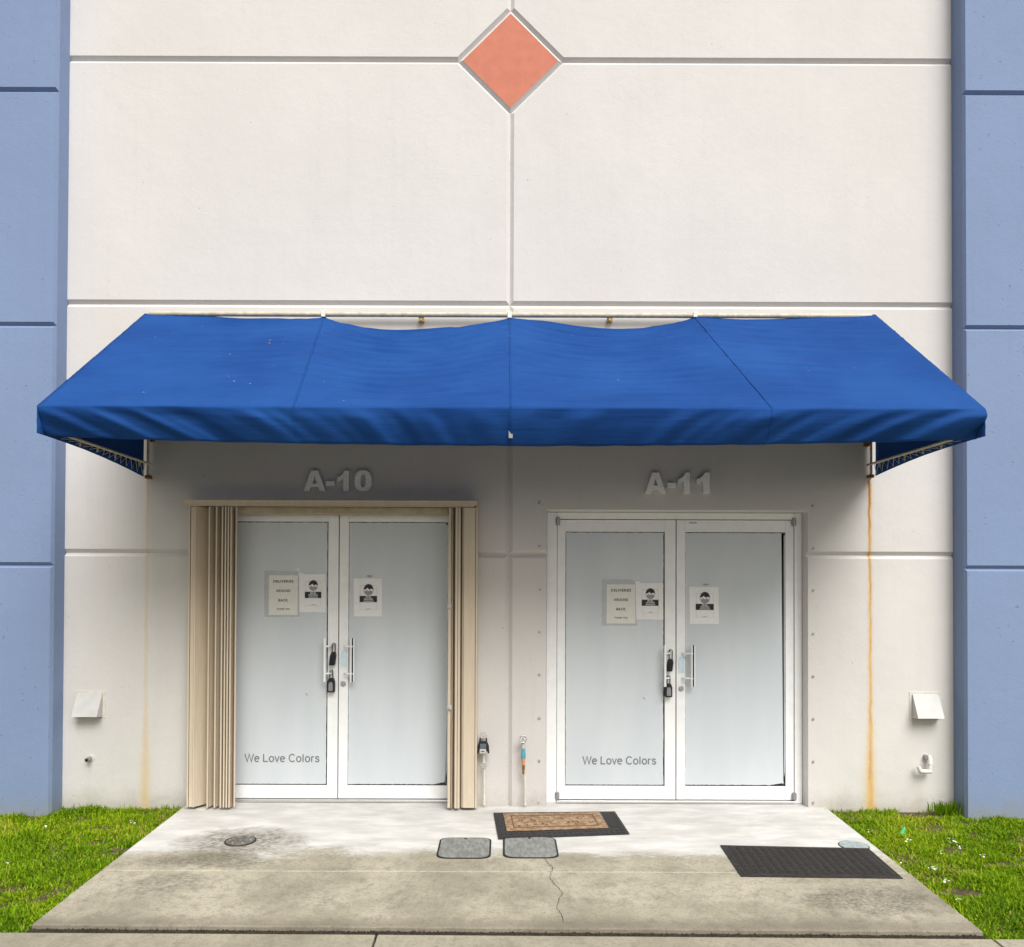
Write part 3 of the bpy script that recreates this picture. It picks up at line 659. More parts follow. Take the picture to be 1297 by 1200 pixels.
m = MB(); m.box((fx(567.5), YFt+.002, .016), (fx(571), YFt+.03, ZH0-.012)); m.build('meeting_stile', M['tan'], sh, bevel=.002)
m = MB(); m.box((fx(571.4), YFt+.02, .016), (fx(573.4), YFt+.03, ZH0-.012)); m.build('meeting_seal', M['tan_dark'], sh)
for py in (768, 896):
    p = P(569.5, py, YFt-.002); m = MB(); m.box((p.x-.018, p.y-.012, p.z-.018), (p.x+.014, p.y+.004, p.z+.018)); m.tube([(p.x-.002, p.y-.03, p.z), (p.x-.002, p.y-.01, p.z)], .008, 10); m.build('latch_knob', M['hood'], sh, bevel=.003)

# ------------------------------------------------------------------ unit numbers
def arc(cx_, cz_, rx, rz, a0, a1, n_): return [(cx_+rx*math.cos(a0+(a1-a0)*i/n_), cz_+rz*math.sin(a0+(a1-a0)*i/n_)) for i in range(n_+1)]
def glyph(ch, px0, px1, py0, py1, root):
    a, b = P(px0, py1, 0), P(px1, py0, 0); x0, z0, w_, h_ = a.x, a.z, b.x-a.x, b.z-a.z
    T = lambda pts: [(x0+u*w_, z0+v*h_) for u, v in pts]
    y0, y1 = -.03, -.004; m = MB(); 
    def ringfill(outer, inner):
        n_ = len(outer); vs = [(x,y0,z) for x,z in outer]+[(x,y0,z) for x,z in inner]+[(x,y1,z) for x,z in outer]+[(x,y1,z) for x,z in inner]
        fs = []
        for i in range(n_):
            k = (i+1)%n_; fs += [(i,k,n_+k,n_+i),(2*n_+i,3*n_+i,3*n_+k,2*n_+k),(i,2*n_+i,2*n_+k,k),(n_+i,n_+k,3*n_+k,3*n_+i)]
        m.add(vs, fs)
    if ch == 'A':
        # same number of points outside and inside so the counter joins cleanly
        o = T([(0,0),(.345,1),(.655,1),(1,0),(.73,0),(.665,.2),(.335,.2),(.27,0)])
        tri = T([(.5,.72),(.605,.38),(.395,.38)])
        # faces built by hand: left leg, right leg, bar, apex
        for q in (T([(0,0),(.27,0),(.335,.2),(.395,.38),(.5,.72),(.5,1),(.345,1)]), T([(1,0),(.655,1),(.5,1),(.5,.72),(.605,.38),(.665,.2),(.73,0)]), T([(.335,.2),(.665,.2),(.605,.38),(.395,.38)])): m.prism(q, y0, y1)
        nm = 'letter'
    elif ch == '-': m.prism(T([(0,0),(1,0),(1,1),(0,1)]), y0, y1); nm = 'hyphen'
    elif ch == '1': m.prism(T([(.52,0),(1,0),(1,1),(.62,1),(.5,.86),(.3,.75),(0,.68),(0,.44),(.3,.51),(.52,.62)]), y0, y1); nm = 'digit'
    else:
        n_ = 40; sup = lambda rx, rz: [(x0+w_*(.5+rx*math.copysign(abs(math.cos(q))**.82, math.cos(q))), z0+h_*(.5+rz*math.copysign(abs(math.sin(q))**.82, math.sin(q)))) for q in [2*math.pi*i/n_ for i in range(n_)]]
        ringfill(sup(.5, .5), sup(.155, .31)); nm = 'digit'
    m.build(nm, M['number'], root)
def number_sign(gl, label):
    p = P(gl[0][1], gl[0][4], 0); r = thing('unit_number', (p.x, -.01, p.z), label, 'number sign')
    for g_ in gl: glyph(*g_, r)
number_sign([('A',385.5,413.5,597,623),('-',414,424.5,610.3,616),('1',428,442.8,597,623),('0',450,471.5,596.5,623.3)], 'raised grey characters A-10 on the wall above the shuttered left door')
number_sign([('A',816.5,842.5,599.5,625.5),('-',845,854.8,612.5,618),('1',858,872.7,599.5,625.5),('1',881.5,897.8,599.5,625.5)], 'raised grey characters A-11 on the wall above the right door')

# ------------------------------------------------------------------ awning
aw = thing('awning', (XM, 0, WZ(600)), 'long blue canvas awning sagging on its pipe frame over both doors', 'awning')
YA = -(1-1/1.298)*D; YR = -.05
def PB(px, py): return P(px, py, YR)
def PF(px, py): return P(px, py, YA)
bk = [PB(183.5, 397.5), PB(410, 401.5), PB(645.5, 403), PB(880, 402), PB(1108.5, 398.5)]
zr = (bk[0].z+bk[4].z)/2-.0
fz = (PF(47, 515).z+PF(1248, 517).z)/2
fr = [Vector((PF(px, 516).x, YA, fz)) for px in (47, 372, 647, 978, 1248)]
drop_b = [.030, .128, .122, .018]; NB, NV = 44, 170
def top_pt(k, t, v):
    b = bk[k].lerp(bk[k+1], t); f = fr[k].lerp(fr[k+1], t); p = b.lerp(f, v)
    s = math.sin(math.pi*t)
    sk = {1: t**.85, 2: t**1.25}.get(k, t); sb = math.sin(math.pi*sk)
    fall = (1-v)**3
    p.z -= drop_b[k]*sb*fall; p.y -= .03*sb*fall*(1 if k in (1, 2) else 0)
    side = 1
    p.z -= .045*s*math.sin(math.pi*min(1, v*1.02))*(.7 if k in (0, 3) else 1)
    bow = v*9.5+ .9*s*(1-v) + .35*math.sin(2.2*t+k)
    wr = noise.noise(Vector((t*1.3+k*3.1, bow, 0.3)))+.55*noise.noise(Vector((t*2.3+k*5.7, bow*2.3, 4.3)))
    rib = min(t, 1-t)
    fade = (1-v)**.4*(.35+.65*min(1, s*1.6))
    p.z += .017*wr*fade
    p.z += .006*(1-abs(noise.noise(Vector((t*1.1+k*7, bow*4.1, 2.2))))*2.2)*fade*(.6 if k in (0, 3) else 1.0)
    ph = v*11-1.6*s*(1-v)**1.3+.8*noise.noise(Vector((t*1.7+k*9, v*3, 6)))
    fr_ = ph % 1.0; saw = fr_/.80 if fr_ < .80 else .5+.5*math.cos(math.pi*(fr_-.80)/.20)
    fold = saw*(.35+1.3*abs(noise.noise(Vector((t*2+k*4, round(v*12.5+.5)*1.7, 1)))))
    near = {0: t, 3: 1-t}.get(k, 1.0)
    p.z += .030*(fold-.4)*near**1.5*(.3+.7*s)*(1-.6*v)*min(1, v*12+.15)
    # short puckers at the ribs
    p.z += .008*noise.noise(Vector((t*3, v*34+k*3, 9)))*math.exp(-rib*9)*(1-v*.6)
    return p
m = MB()
nx = NB*4; vs = []
for j_ in range(NV+1):
    v = j_/NV
    for i in range(nx+1):
        k = min(i//NB, 3); t = (i-k*NB)/NB
        vs.append(top_pt(k, t, v))
fs = [(j_*(nx+1)+i, (j_+1)*(nx+1)+i, (j_+1)*(nx+1)+i+1, j_*(nx+1)+i+1) for j_ in range(NV) for i in range(nx)]
m.add(vs, fs, 0, True)
cov = m.build('canopy_cover', M['canvas'], aw, recalc=False); so = cov.modifiers.new('thickness', 'SOLIDIFY'); so.thickness = .004
# turned hem lying along the rear edge
m = MB()
for k in (1, 2):
    for i in range(NB):
        a, b = top_pt(k, i/NB, 0), top_pt(k, (i+1)/NB, 0)
        da = Vector((0, .02, -.012)); s0, s1 = math.sin(math.pi*i/NB), math.sin(math.pi*(i+1)/NB)
        m.add([a+Vector((0,.002,-.004)), b+Vector((0,.002,-.004)), b+Vector((0,.02,-.004+.034*s1)), a+Vector((0,.02,-.004+.034*s0))], [(0,1,2,3)], 0, True)
m.build('rear_hem', M['canvas'], aw, recalc=False)
# valance
x0v, x1v = fr[0].x, fr[4].x; NVX = 420; NVZ = 18; zbot = (PF(47, 549).z+PF(1248, 550).z)/2
def val_pt(u, v):
    x = x0v+(x1v-x0v)*u; mid = math.sin(math.pi*u)**.8
    zb_ = zbot-.053*mid+.004*noise.noise(Vector((x*5, 0, 2)))
    z = fz+(zb_-fz)*v
    dirn = -1 if u < .5 else 1; q = abs(u-.5)*2
    skew = dirn*(.25+.95*min(1, q*1.5))*1.7
    a = x+skew*(fz-z)*1.0
    wr = noise.noise(Vector((a*4.6, z*1.2, 5)))+.32*noise.noise(Vector((a*10, z*1.6, 8)))
    env = min(1, v*3.2)*(.35+.65*abs(noise.noise(Vector((x*.8, 1, 1))))*2.0)*(.5+.7*q)
    y = YA-.003+.085*v-.014*math.sin(math.pi*v)-.085*wr*env
    return Vector((x+.0, y, z))
vs = [val_pt(i/NVX, j_/NVZ) for j_ in range(NVZ+1) for i in range(NVX+1)]
last = vs[-(NVX+1):]
vs += [p+Vector((0, .014, -.006)) for p in last]; vs += [p+Vector((0, .045, .002)) for p in last]
rows = NVZ+2
fs = [(j_*(NVX+1)+i, (j_+1)*(NVX+1)+i, (j_+1)*(NVX+1)+i+1, j_*(NVX+1)+i+1) for j_ in range(rows) for i in range(NVX)]
m = MB(); m.add(vs, fs, 0, True); o = m.build('valance', M['canvas'], aw, recalc=False); so = o.modifiers.new('thickness', 'SOLIDIFY'); so.thickness = .003
# side panels
for s_ in (0, 1):
    kb, kf = (0, 0) if s_ == 0 else (4, 4); b0, f0 = bk[kb].copy(), fr[kf].copy()
    bb = P(190, 604, -.05) if s_ == 0 else P(1101, 603, -.05)
    bb.x = b0.x; ff = Vector((f0.x, YA, zbot-.005))
    m = MB(); n_ = 24; vs = []
    for j_ in range(n_+1):
        v = j_/n_
        for i in range(n_+1):
            u = i/n_; tp = b0.lerp(f0, u); bt = bb.lerp(ff, u); bt.z += .02*math.sin(math.pi*u); p = tp.lerp(bt, v)
            p.x += (-1 if s_ == 0 else 1)*(-.02*math.sin(math.pi*u)*math.sin(math.pi*v)+.004*noise.noise(Vector((u*9, v*3, s_))))
            vs.append(p)
    fs = [(j_*(n_+1)+i, j_*(n_+1)+i+1, (j_+1)*(n_+1)+i+1, (j_+1)*(n_+1)+i) for j_ in range(n_) for i in range(n_)]
    m.add(vs, fs, 0, True); o = m.build('side_panel', M['canvas'], aw, recalc=False); so = o.modifiers.new('thickness', 'SOLIDIFY'); so.thickness = .003; so.offset = 0
    # lower side bar and its lacing
    sg = 1 if s_ == 0 else -1
    ba = P(187, 588, -.05) if s_ == 0 else P(1103, 588.5, -.05)
    ba.x = b0.x+sg*.035; fa_ = Vector((f0.x+sg*.06, YA+.13, zbot+.02))
    m = MB(); m.tube([ba+Vector((sg*.03,0,-.006)), fa_], .0095, 10); m.build('side_bar', M['rail'], aw)
    m = MB(); pts = []; N = 15
    for i in range(N+1):
        u = i/N*.93+.02
        top = ba.lerp(fa_, u); low = bb.lerp(ff, u)+Vector((sg*.006, 0, .02*math.sin(math.pi*u)+.012))
        if u < .93: pts += [top+Vector((-sg*.013,0,0)), low]
    m.tube(pts, .0022, 6); m.build('lacing', M['cord'], aw)
    for u in (.12, .42, .62, .80):
        t_ = ba.lerp(fa_, u); m = MB(); m.box(t_-Vector((.005,.007,.038)), t_+Vector((.005,.007,.012))); m.build('clip', M['rail'], aw)
    # wall upright
    xx = b0.x+sg*.028
    m = MB(); m.tube([(xx, -.035, bb.z+.015), (xx, -.035, b0.z)], .0105, 10); m.build('upright_pipe', M['rail'], aw)
    bp = P(193.5, 557, 0) if s_ == 0 else P(1096.5, 563, 0)
    m = MB(); m.box(bp-Vector((.02,.03,.02)), bp+Vector((.02,-.001,.02))); m.tube([(bp.x, -.045, bp.z), (xx, -.040, bp.z)], .009, 8); m.build('wall_bracket', M['rust'], aw, bevel=.003)
    m = MB(); m.box((xx-.02,-.05,bb.z-.012), (xx+.02,-.002,bb.z+.012)); m.build('foot_bracket', M['rust'], aw, bevel=.002)
# pipes: head rail, front rails, ribs
zrail = P(645, 398.8, YR).z
m = MB(); m.tube([(bk[0].x+.03, YR, zrail-.003), (bk[4].x-.03, YR, zrail-.003)], .019, 14); m.build('head_rail', M['rail'], aw)
m = MB(); m.tube([(fr[0].x+.08, YA+.05, fz-.045), (fr[4].x-.08, YA+.05, fz-.045)], .014, 10); m.build('front_rail', M['rail'], aw)
m = MB(); m.tube([(fr[0].x+.10, YA+.17, zbot+.03), (fr[4].x-.10, YA+.15, zbot+.03)], .014, 10); m.build('front_rail', M['rail'], aw)
for k in range(5):
    sx_ = {0: .03, 4: -.03}.get(k, 0); a = bk[k]+Vector((sx_, 0, -.035)); b = fr[k]+Vector((sx_, .03, -.035))
    m = MB(); m.tube([a, b], .013, 8); m.build('rib', M['rail'], aw)
    if k in (1, 2, 3):   # raised seam and the small tie that holds it to the rail
        m = MB(); pp = []
        for i in range(31):
            p = top_pt(min(k, 3), 0, i/30); pp.append(p+Vector((0, -.001, .003)))
        vs = []; 
        for p in pp: vs += [p+Vector((-.006,0,-.002)), p+Vector((.006,0,-.002)), p+Vector((.003,0,.0005)), p+Vector((-.003,0,.0005))]
        fs = []
        for i in range(30): 
            for q in range(4): fs.append((i*4+q, i*4+(q+1)%4, i*4+4+(q+1)%4, i*4+4+q))
        m.add(vs, fs, 0, True); m.build('seam', M['canvas'], aw)
        m = MB()
        m.box(bk[k]+Vector((-.016,-.025,-.006)), Vector((bk[k].x+.016, -.028, zrail+.02))); m.build('rail_tie', M['pipe_white'], aw, bevel=.002)
        u = (fr[k].x-x0v)/(x1v-x0v); m = MB()
        for j_ in range(NVZ):
            a, b = val_pt(u, j_/NVZ), val_pt(u, (j_+1)/NVZ)
            m.add([a+Vector((-.006,-.004,0)), a+Vector((.006,-.004,0)), b+Vector((.006,-.004,0)), b+Vector((-.006,-.004,0))], [(0,3,2,1)])
        m.build('valance_seam', M['canvas'], aw, recalc=False)
p = val_pt((fr[2].x-x0v)/(x1v-x0v), .70); m = MB(); m.box(p+Vector((-.012,-.008,-.03)), p+Vector((.012,-.005,.03))); m.build('worn_patch', M['ink_grey'], aw)
for px in (534, 772):
    p = P(px, 405, -.02); m = MB(); m.box((p.x-.02, -.045, p.z-.022), (p.x+.02, -.001, p.z+.012)); m.tube([(p.x,-.055,p.z-.008),(p.x,-.04,p.z-.008)], .011, 8); m.box((p.x-.008,-.042,p.z+.012),(p.x+.008,-.03,p.z+.03)); m.build('rail_bracket', M['gold'], aw, bevel=.003)
# small white bird-dropping spots on the cover
m = MB()
for i in range(15):
    k = random.choice((0, 0, 0, 1, 2, 3, 3)); t, v = random.random(), random.random()**1.4*.95; p = top_pt(k, t, v)+Vector((0,-.002,.004)); r_ = random.choice((.003, .004, .004, .006, .009))
    nn = 7; vs = [p+Vector((r_*random.uniform(.6,1.2)*math.cos(q), -.6*r_*math.sin(q)*.8, .55*r_*math.sin(q))) for q in np.linspace(0, 2*math.pi, nn, endpoint=False)]
    m.add(vs, [tuple(range(nn))])
o = m.build('dropping', M['petal'], aw, recalc=False); tag(o, kind='stuff')

# ------------------------------------------------------------------ vent hoods and pipe stubs
def hood(pts, label, vent_x):
    # pts: top-left, top-right (wall), front-bottom y, back-bottom y
    xa_, xb_, pt, pf = pts
    a = P(xa_, pt, -.005); b = P(xb_, pt, -.005); dep = .095
    zb_ = P((xa_+xb_)/2, pf, -dep).z; zt = a.z; x0, x1 = a.x, b.x
    r = thing('vent_hood', ((x0+x1)/2, 0, zb_), label, 'vent', 'vent hoods on the wall')
    th = .004; m = MB()
    m.hexa([(x0,-dep,zb_),(x1,-dep,zb_),(x1,-dep+th,zb_),(x0,-dep+th,zb_),(x0,-.012,zt),(x1,-.012,zt),(x1,-.001,zt),(x0,-.001,zt)])
    for xx in (x0, x1-th): m.add([(xx,-dep+th,zb_),(xx,-.001,zb_-.012),(xx,-.001,zt-.003),(xx+th,-dep+th,zb_),(xx+th,-.001,zb_-.012),(xx+th,-.001,zt-.003)], [(0,1,2),(5,4,3),(0,3,4,1),(1,4,5,2),(2,5,3,0)])
    m.build('cover', M['hood'], r)
    m = MB(); m.box((x0-.022, -.004, zb_-.022), (x1+.022, .001, zt+.022)); m.build('flange', M['pipe'], r, bevel=.001)
    m = MB(); m.box((x0+.01, -.03, zb_+.004), (x1-.01, -.006, zb_+.02)); m.build('damper', M['rust'], r)
hood((98, 130, 879, 908.5), 'white slanted vent hood on the left of the wall beside the blue pier', 0)
hood((1155.5, 1188.5, 880, 910.5), 'white slanted vent hood on the right of the wall above the hooked pipe', 0)
p = P(115, 960.5, 0); r = thing('pipe_stub', (p.x, 0, p.z-.03), 'short grey pipe stub poking from the wall below the left vent hood', 'pipe')
m = MB(); m.tube([(p.x, .01, p.z), (p.x-.004, -.055, p.z-.004)], .017, 14); m.build('pipe', M['grey_metal'], r)
m = MB(); m.tube([(p.x-.004, -.0552, p.z-.004), (p.x-.004, -.058, p.z-.004)], .011, 12); m.build('bore', M['dark_gap'], r)
m = MB(); m.tube([(p.x, .001, p.z), (p.x, -.006, p.z)], .028, 18); m.build('collar', M['pipe'], r)
q = lambda px, py, y: P(px, py, y)
r = thing('drain_pipe', (q(1172,975,0).x, 0, q(1172,978,0).z), 'white hooked drain pipe on the wall below the right vent hood', 'pipe')
e0 = q(1171.5, 958.5, -.0); m = MB(); m.tube([(e0.x, .01, e0.z), (e0.x, -.03, e0.z)], .018, 14); m.build('wall_outlet', M['grey_metal'], r)
pts = [q(1177, 958.5, -.02), q(1178.3, 962, -.045), q(1178, 970, -.05), q(1177.2, 977, -.05)]
m = MB(); m.tube(pts, .0145, 12); m.tube([q(1178.3, 963, -.046), q(1178, 968.5, -.05)], .0185, 12); m.build('drop_pipe', M['pipe_white'], r)
m = MB(); m.tube([q(1179.5, 977.5, -.05), q(1166, 977.5, -.055)], .0155, 12); m.tube([q(1172, 977.5, -.055), q(1165.5, 977, -.055), q(1164.0, 973, -.055), q(1164.3, 971.5, -.055)], .017, 12); m.build('elbow', M['pipe_white'], r)
# left spigot with a lock box
r = thing('water_spigot', (q(612,1019,-.04).x, -.04, 0), 'pale standpipe tap shut in a black lock box beside the tan shutter', 'tap', 'taps between the doors')
def wheel(c_, rad, n_=6, mat='hood', root=None, nm='hand_wheel'):
    m = MB(); y = c_.y; ring = [(c_.x+rad*math.cos(a)*(1+.10*math.cos(6*a)), y, c_.z+rad*math.sin(a)*(1+.10*math.cos(6*a))) for a in np.linspace(0, 2*math.pi, 37)]
    m.tube(ring, .0045, 6, caps=False)
    for k in range(n_):
        a = 2*math.pi*k/n_; m.tube([(c_.x, y, c_.z), (c_.x+rad*math.cos(a), y, c_.z+rad*math.sin(a))], .003, 5)
    m.tube([(c_.x, y-.006, c_.z), (c_.x, y+.02, c_.z)], .008, 8); m.build(nm, M[mat], root)
YS = -.05
m = MB(); m.tube([q(613.3, 1019.5, YS), q(613.3, 972, YS), q(612.6, 966, YS), q(612.6, 945, YS)], .0105, 12); m.tube([q(612.6, 934, YS+.01), q(612.6, 934, .0)], .012, 10); m.build('standpipe', M['pipe'], r)
wheel(q(612.3, 931.5, YS-.03), .024, 6, 'hood', r)
a = q(612, 954, YS-.03); W_ = .0475; Hh = .115
prof = [(-W_,0),(-W_*.78,0),(-W_*.60,.02),(W_*.60,.02),(W_*.78,0),(W_,0),(W_*.92,.055),(W_*.66,.085),(W_*.60,Hh),(W_*.40,Hh),(W_*.36,.09),(-W_*.36,.09),(-W_*.40,Hh),(-W_*.60,Hh),(-W_*.66,.085),(-W_*.92,.055)]
m = MB(); m.prism([(a.x+u, a.z+v) for u, v in prof], a.y-.018, a.y+.02); m.build('lock_housing', M['black'], r, bevel=.002)
m = MB(); m.box((a.x-.024, a.y-.022, a.z+.040), (a.x+.024, a.y-.0182, a.z+.075)); m.build('dial_plate', simple('slate_plastic', (.10,.13,.17), .4), r, bevel=.002)
m = MB(); m.box((a.x-.026, a.y-.024, a.z+.001), (a.x+.022, a.y-.0185, a.z+.036)); o = m.build('white_panel', M['hood'], r, bevel=.002)
m = MB(); m.box((a.x-.016, a.y-.0252, a.z+.014), (a.x+.010, a.y-.0242, a.z+.020)); m.build('dial_digits', M['ink'], r)
wheel(q(612.8, 969.5, YS-.022), .018, 4, 'hood', r, 'lower_valve')
# right spigot
r = thing('water_spigot', (q(664,1019,-.04).x, -.04, 0), 'standpipe tap with white wheel, blue cap and orange fitting left of the A-11 door', 'tap', 'taps between the doors')
m = MB(); m.tube([q(665.3, 1019.5, YS), q(665.0, 985, YS), q(663.8, 975, YS)], .0105, 12); m.build('standpipe', M['pipe'], r)
m = MB(); m.tube([q(662.9, 981, YS-.012), q(663, 969, YS-.012)], [.009, .0125], 10); m.build('brass_nipple', M['brass'], r)
m = MB(); m.tube([q(662.9, 969.5, YS-.012), q(662.7, 964, YS-.012), q(662.6, 960, YS-.012)], [.011, .014, .018], 10); m.build('orange_fitting', M['copper'], r)
m = MB(); m.tube([q(662.7, 960, YS-.014), q(662.8, 954, YS-.014), q(663, 948, YS-.014)], [.020, .018, .012], 12); m.build('blue_cap', M['teal'], r)
m = MB(); m.tube([q(663, 949, YS-.014), q(662.6, 944, YS-.014), q(662.6, 940, YS-.01)], [.012, .014, .010], 10); m.tube([q(662.6, 942, YS-.01), q(662.6, 942, 0)], .012, 10); m.build('tap_body', M['hood'], r)
wheel(q(662.3, 936.5, YS-.035), .027, 6, 'chrome', r)

# ------------------------------------------------------------------ mats
def quad_fn(c4, up):
    pts = [G(*c_, up) for c_ in c4]      # back-left, back-right, front-right, front-left
    def Q(s, t, h=0):
        p = pts[0].lerp(pts[1], s).lerp(pts[3].lerp(pts[2], s), t); return Vector((p.x, p.y, gz(p.y)+h))
    return Q
def qbox(m, Q, s0, s1, t0, t1, h0, h1, mi=0):
    m.hexa([Q(s0,t1,h0),Q(s1,t1,h0),Q(s1,t0,h0),Q(s0,t0,h0),Q(s0,t1,h1),Q(s1,t1,h1),Q(s1,t0,h1),Q(s0,t0,h1)], mi)
Q = quad_fn([(625,1029),(779,1027.3),(797.5,1055.5),(631,1062)], .01)
r = thing('doormat', Q(.5,.5,0), 'worn brown coir doormat with black rubber border, between the two doors', 'doormat')
m = MB(); qbox(m, Q, 0, 1, 0, 1, .001, .008); m.build('rubber_base', M['black'], r, bevel=.003)
m = MB(); S0, S1, T0, T1 = .075, .865, .07, .76; qbox(m, Q, S0, S1, T0, T1, .0085, .014); m.build('coir_field', M['coir'], r, bevel=.002)
m = MB(); e = .012
for (a, b, c_, d_) in ((.13,.80,.17,.20),(.13,.80,.64,.67),(.13,.142,.20,.64),(.788,.80,.20,.64)): qbox(m, Q, a, b, c_, d_, .0142, .0152)
for i in range(26):
    s_ = random.uniform(.17,.76); t_ = random.uniform(.24,.58); qbox(m, Q, s_, s_+random.uniform(.005,.022), t_, t_+random.uniform(.02,.08), .0142, .0150)
m.build('worn_print', M['coir_dark'], r)
m = MB()
for i in range(4): qbox(m, Q, .885+i*.014, .892+i*.014, .10, .72, .008, .0105)
for i in range(24):
    s_ = .03+i*.04
    for t_ in (.84, .93): qbox(m, Q, s_, s_+.022, t_-.022, t_+.022, .008, .0115)
for i in range(10):
    t_ = .06+i*.085
    for s_ in (.028, .952, .975): qbox(m, Q, s_-.008, s_+.006, t_, t_+.045, .008, .0115)
o = m.build('border_studs', M['tread'], r); tag(o, kind='stuff')
Q = quad_fn([(912,1070.5),(1100,1074.5),(1144,1112.5),(938.5,1110)], .006)
r = thing('doormat', Q(.5,.5,0), 'plain black ribbed rubber mat at the right side of the landing', 'doormat')
m = MB(); qbox(m, Q, 0, 1, 0, 1, .001, .0065); m.build('rubber_base', M['mat'], r, bevel=.002)
m = MB(); nC, nR = 34, 18
for i in range(nC):
    for k in range(nR):
        s_ = .055+i*.0265; t_ = .08+k*.0475; d_ = .010*(1 if i % 2 else -1)
        h0, h1 = .0064, .0092; wS, wT = .0045, .018
        m.hexa([Q(s_-wS-d_,t_+wT,h0),Q(s_+wS-d_,t_+wT,h0),Q(s_+wS+d_,t_-wT,h0),Q(s_-wS+d_,t_-wT,h0),Q(s_-wS-d_,t_+wT,h1),Q(s_+wS-d_,t_+wT,h1),Q(s_+wS+d_,t_-wT,h1),Q(s_-wS+d_,t_-wT,h1)])
o = m.build('herringbone_tread', M['tread'], r); tag(o, kind='stuff')
m = MB(); qbox(m, Q, .035, .042, .05, .95, .0064, .0085); qbox(m, Q, .958, .965, .05, .95, .0064, .0085); qbox(m, Q, .042, .958, .04, .052, .0064, .0085); qbox(m, Q, .042, .958, .948, .96, .0064, .0085); m.build('border_ridge', M['tread'], r)

# ------------------------------------------------------------------ utility covers in the landing
def lid(px, pyt, pyb, pw, label):
    a, b = G(px, pyt), G(px, pyb); c_ = (a+b)/2; hw = pw/2; hd = (a.y-b.y)/2
    r = thing('meter_lid', (c_.x, c_.y, gz(c_.y)), label, 'utility cover', 'meter lids in the landing')
    def shape(k, cut):
        W, H_ = hw-k, hd-k; pts = []
        for sx_, sy_, flip in ((1,-1,0),(1,1,1),(-1,1,0),(-1,-1,1)):
            p1 = (sx_*W, sy_*(H_-cut*.75)); p2 = (sx_*(W-cut), sy_*H_)
            cc = []
            for t in np.linspace(0, 1, 5):
                u = (1-t)**2; v = 2*t*(1-t); ww = t*t; ctl = (sx_*(W-cut*.12), sy_*(H_-cut*.09))
                cc.append((u*p1[0]+v*ctl[0]+ww*p2[0], u*p1[1]+v*ctl[1]+ww*p2[1]))
            order = cc[::-1] if (sx_, sy_) in ((1,-1), (-1,1)) else cc
            pts += order
        return pts
    def pr(m, pts, h0, h1, mi=0):
        n_ = len(pts); vs = [(c_.x+x, c_.y+y, gz(c_.y+y)+h1) for x, y in pts]+[(c_.x+x, c_.y+y, gz(c_.y+y)+h0) for x, y in pts]
        m.add(vs, [tuple(range(n_))]+[(i, i+n_, (i+1)%n_+n_, (i+1)%n_) for i in range(n_)], mi)
    m = MB(); pr(m, shape(0, .07), -.02, .003); m.build('rim', M['dark_gap'], r)
    m = MB(); pr(m, shape(.012, .065), -.01, .007); o = m.build('plate', M['lid'], r, bevel=.001)
    m = MB()
    for i in range(22):
        for k in range(9):
            x = -hw+.03+(2*hw-.06)*i/21; y = -hd+.03+(2*hd-.06)*k/8
            if abs(x)/hw+abs(y)/hd > 1.55: continue
            s_ = .0035; m.add([(c_.x+x-s_,c_.y+y,gz(c_.y+y)+.007),(c_.x+x,c_.y+y-s_,gz(c_.y+y)+.007),(c_.x+x+s_,c_.y+y,gz(c_.y+y)+.007),(c_.x+x,c_.y+y+s_,gz(c_.y+y)+.007),(c_.x+x,c_.y+y,gz(c_.y+y)+.009)], [(0,1,4),(1,2,4),(2,3,4),(3,0,4)])
    o = m.build('grip_studs', M['lid'], r, recalc=False); tag(o, kind='stuff')
    m = MB(); p = (c_.x, c_.y+hd-.035); m.tube([(p[0],p[1],gz(p[1])+.006),(p[0],p[1],gz(p[1])+.009)], .010, 12); m.build('pull_hole', M['dark_gap'], r)
lid(588.5, 1061.5, 1088, .352, 'grey octagonal meter lid, the left of the pair in the landing')
lid(671.5, 1061, 1087.5, .362, 'grey octagonal meter lid, the right of the pair, just below the coir doormat')
def disc_ground(m, c_, r0, h0, h1, n_=28, mi=0):
    vs = [(c_.x+r0*math.cos(a), c_.y+r0*math.sin(a), gz(c_.y+r0*math.sin(a))+h1) for a in np.linspace(0, 2*math.pi, n_, endpoint=False)]
    lo = [(x, y, z-h1+h0) for x, y, z in vs]; m.add(vs+lo, [tuple(range(n_))]+[(i, i+n_, (i+1)%n_+n_, (i+1)%n_) for i in range(n_)], mi)
c_ = G(304.5, 1065.5); r = thing('cleanout_cover', (c_.x, c_.y, gz(c_.y)), 'small round grimy drain cover in a dark stain at the left of the landing', 'utility cover')
m = MB(); disc_ground(m, c_, .105, -.02, .003); m.build('rim', M['joint'], r)
m = MB(); disc_ground(m, c_, .094, -.01, .006); m.build('plate', simple('grimy_metal', (.17,.165,.15), .45, .4, nscale=40, var=.4, bump=.6), r, bevel=.001)
m = MB()
for a in np.linspace(0, 2*math.pi, 6, endpoint=False): m.tube([(c_.x+.07*math.cos(a), c_.y+.07*math.sin(a), gz(c_.y)+.004), (c_.x+.07*math.cos(a), c_.y+.07*math.sin(a), gz(c_.y)+.011)], .007, 8)
m.build('screw_heads', M['chrome'], r)
c_ = G(1081.5, 1071.5); r = thing('cleanout_cover', (c_.x, c_.y, gz(c_.y)), 'pale blue grey round cover peeping out behind the black rubber mat', 'utility cover')
m = MB(); disc_ground(m, c_, .098, -.02, .002); m.build('rim', M['joint'], r)
m = MB(); disc_ground(m, c_, .092, -.01, .004); m.build('plate', simple('blue_grey_cover', (.30,.36,.37), .6, nscale=40, var=.25), r, bevel=.001)

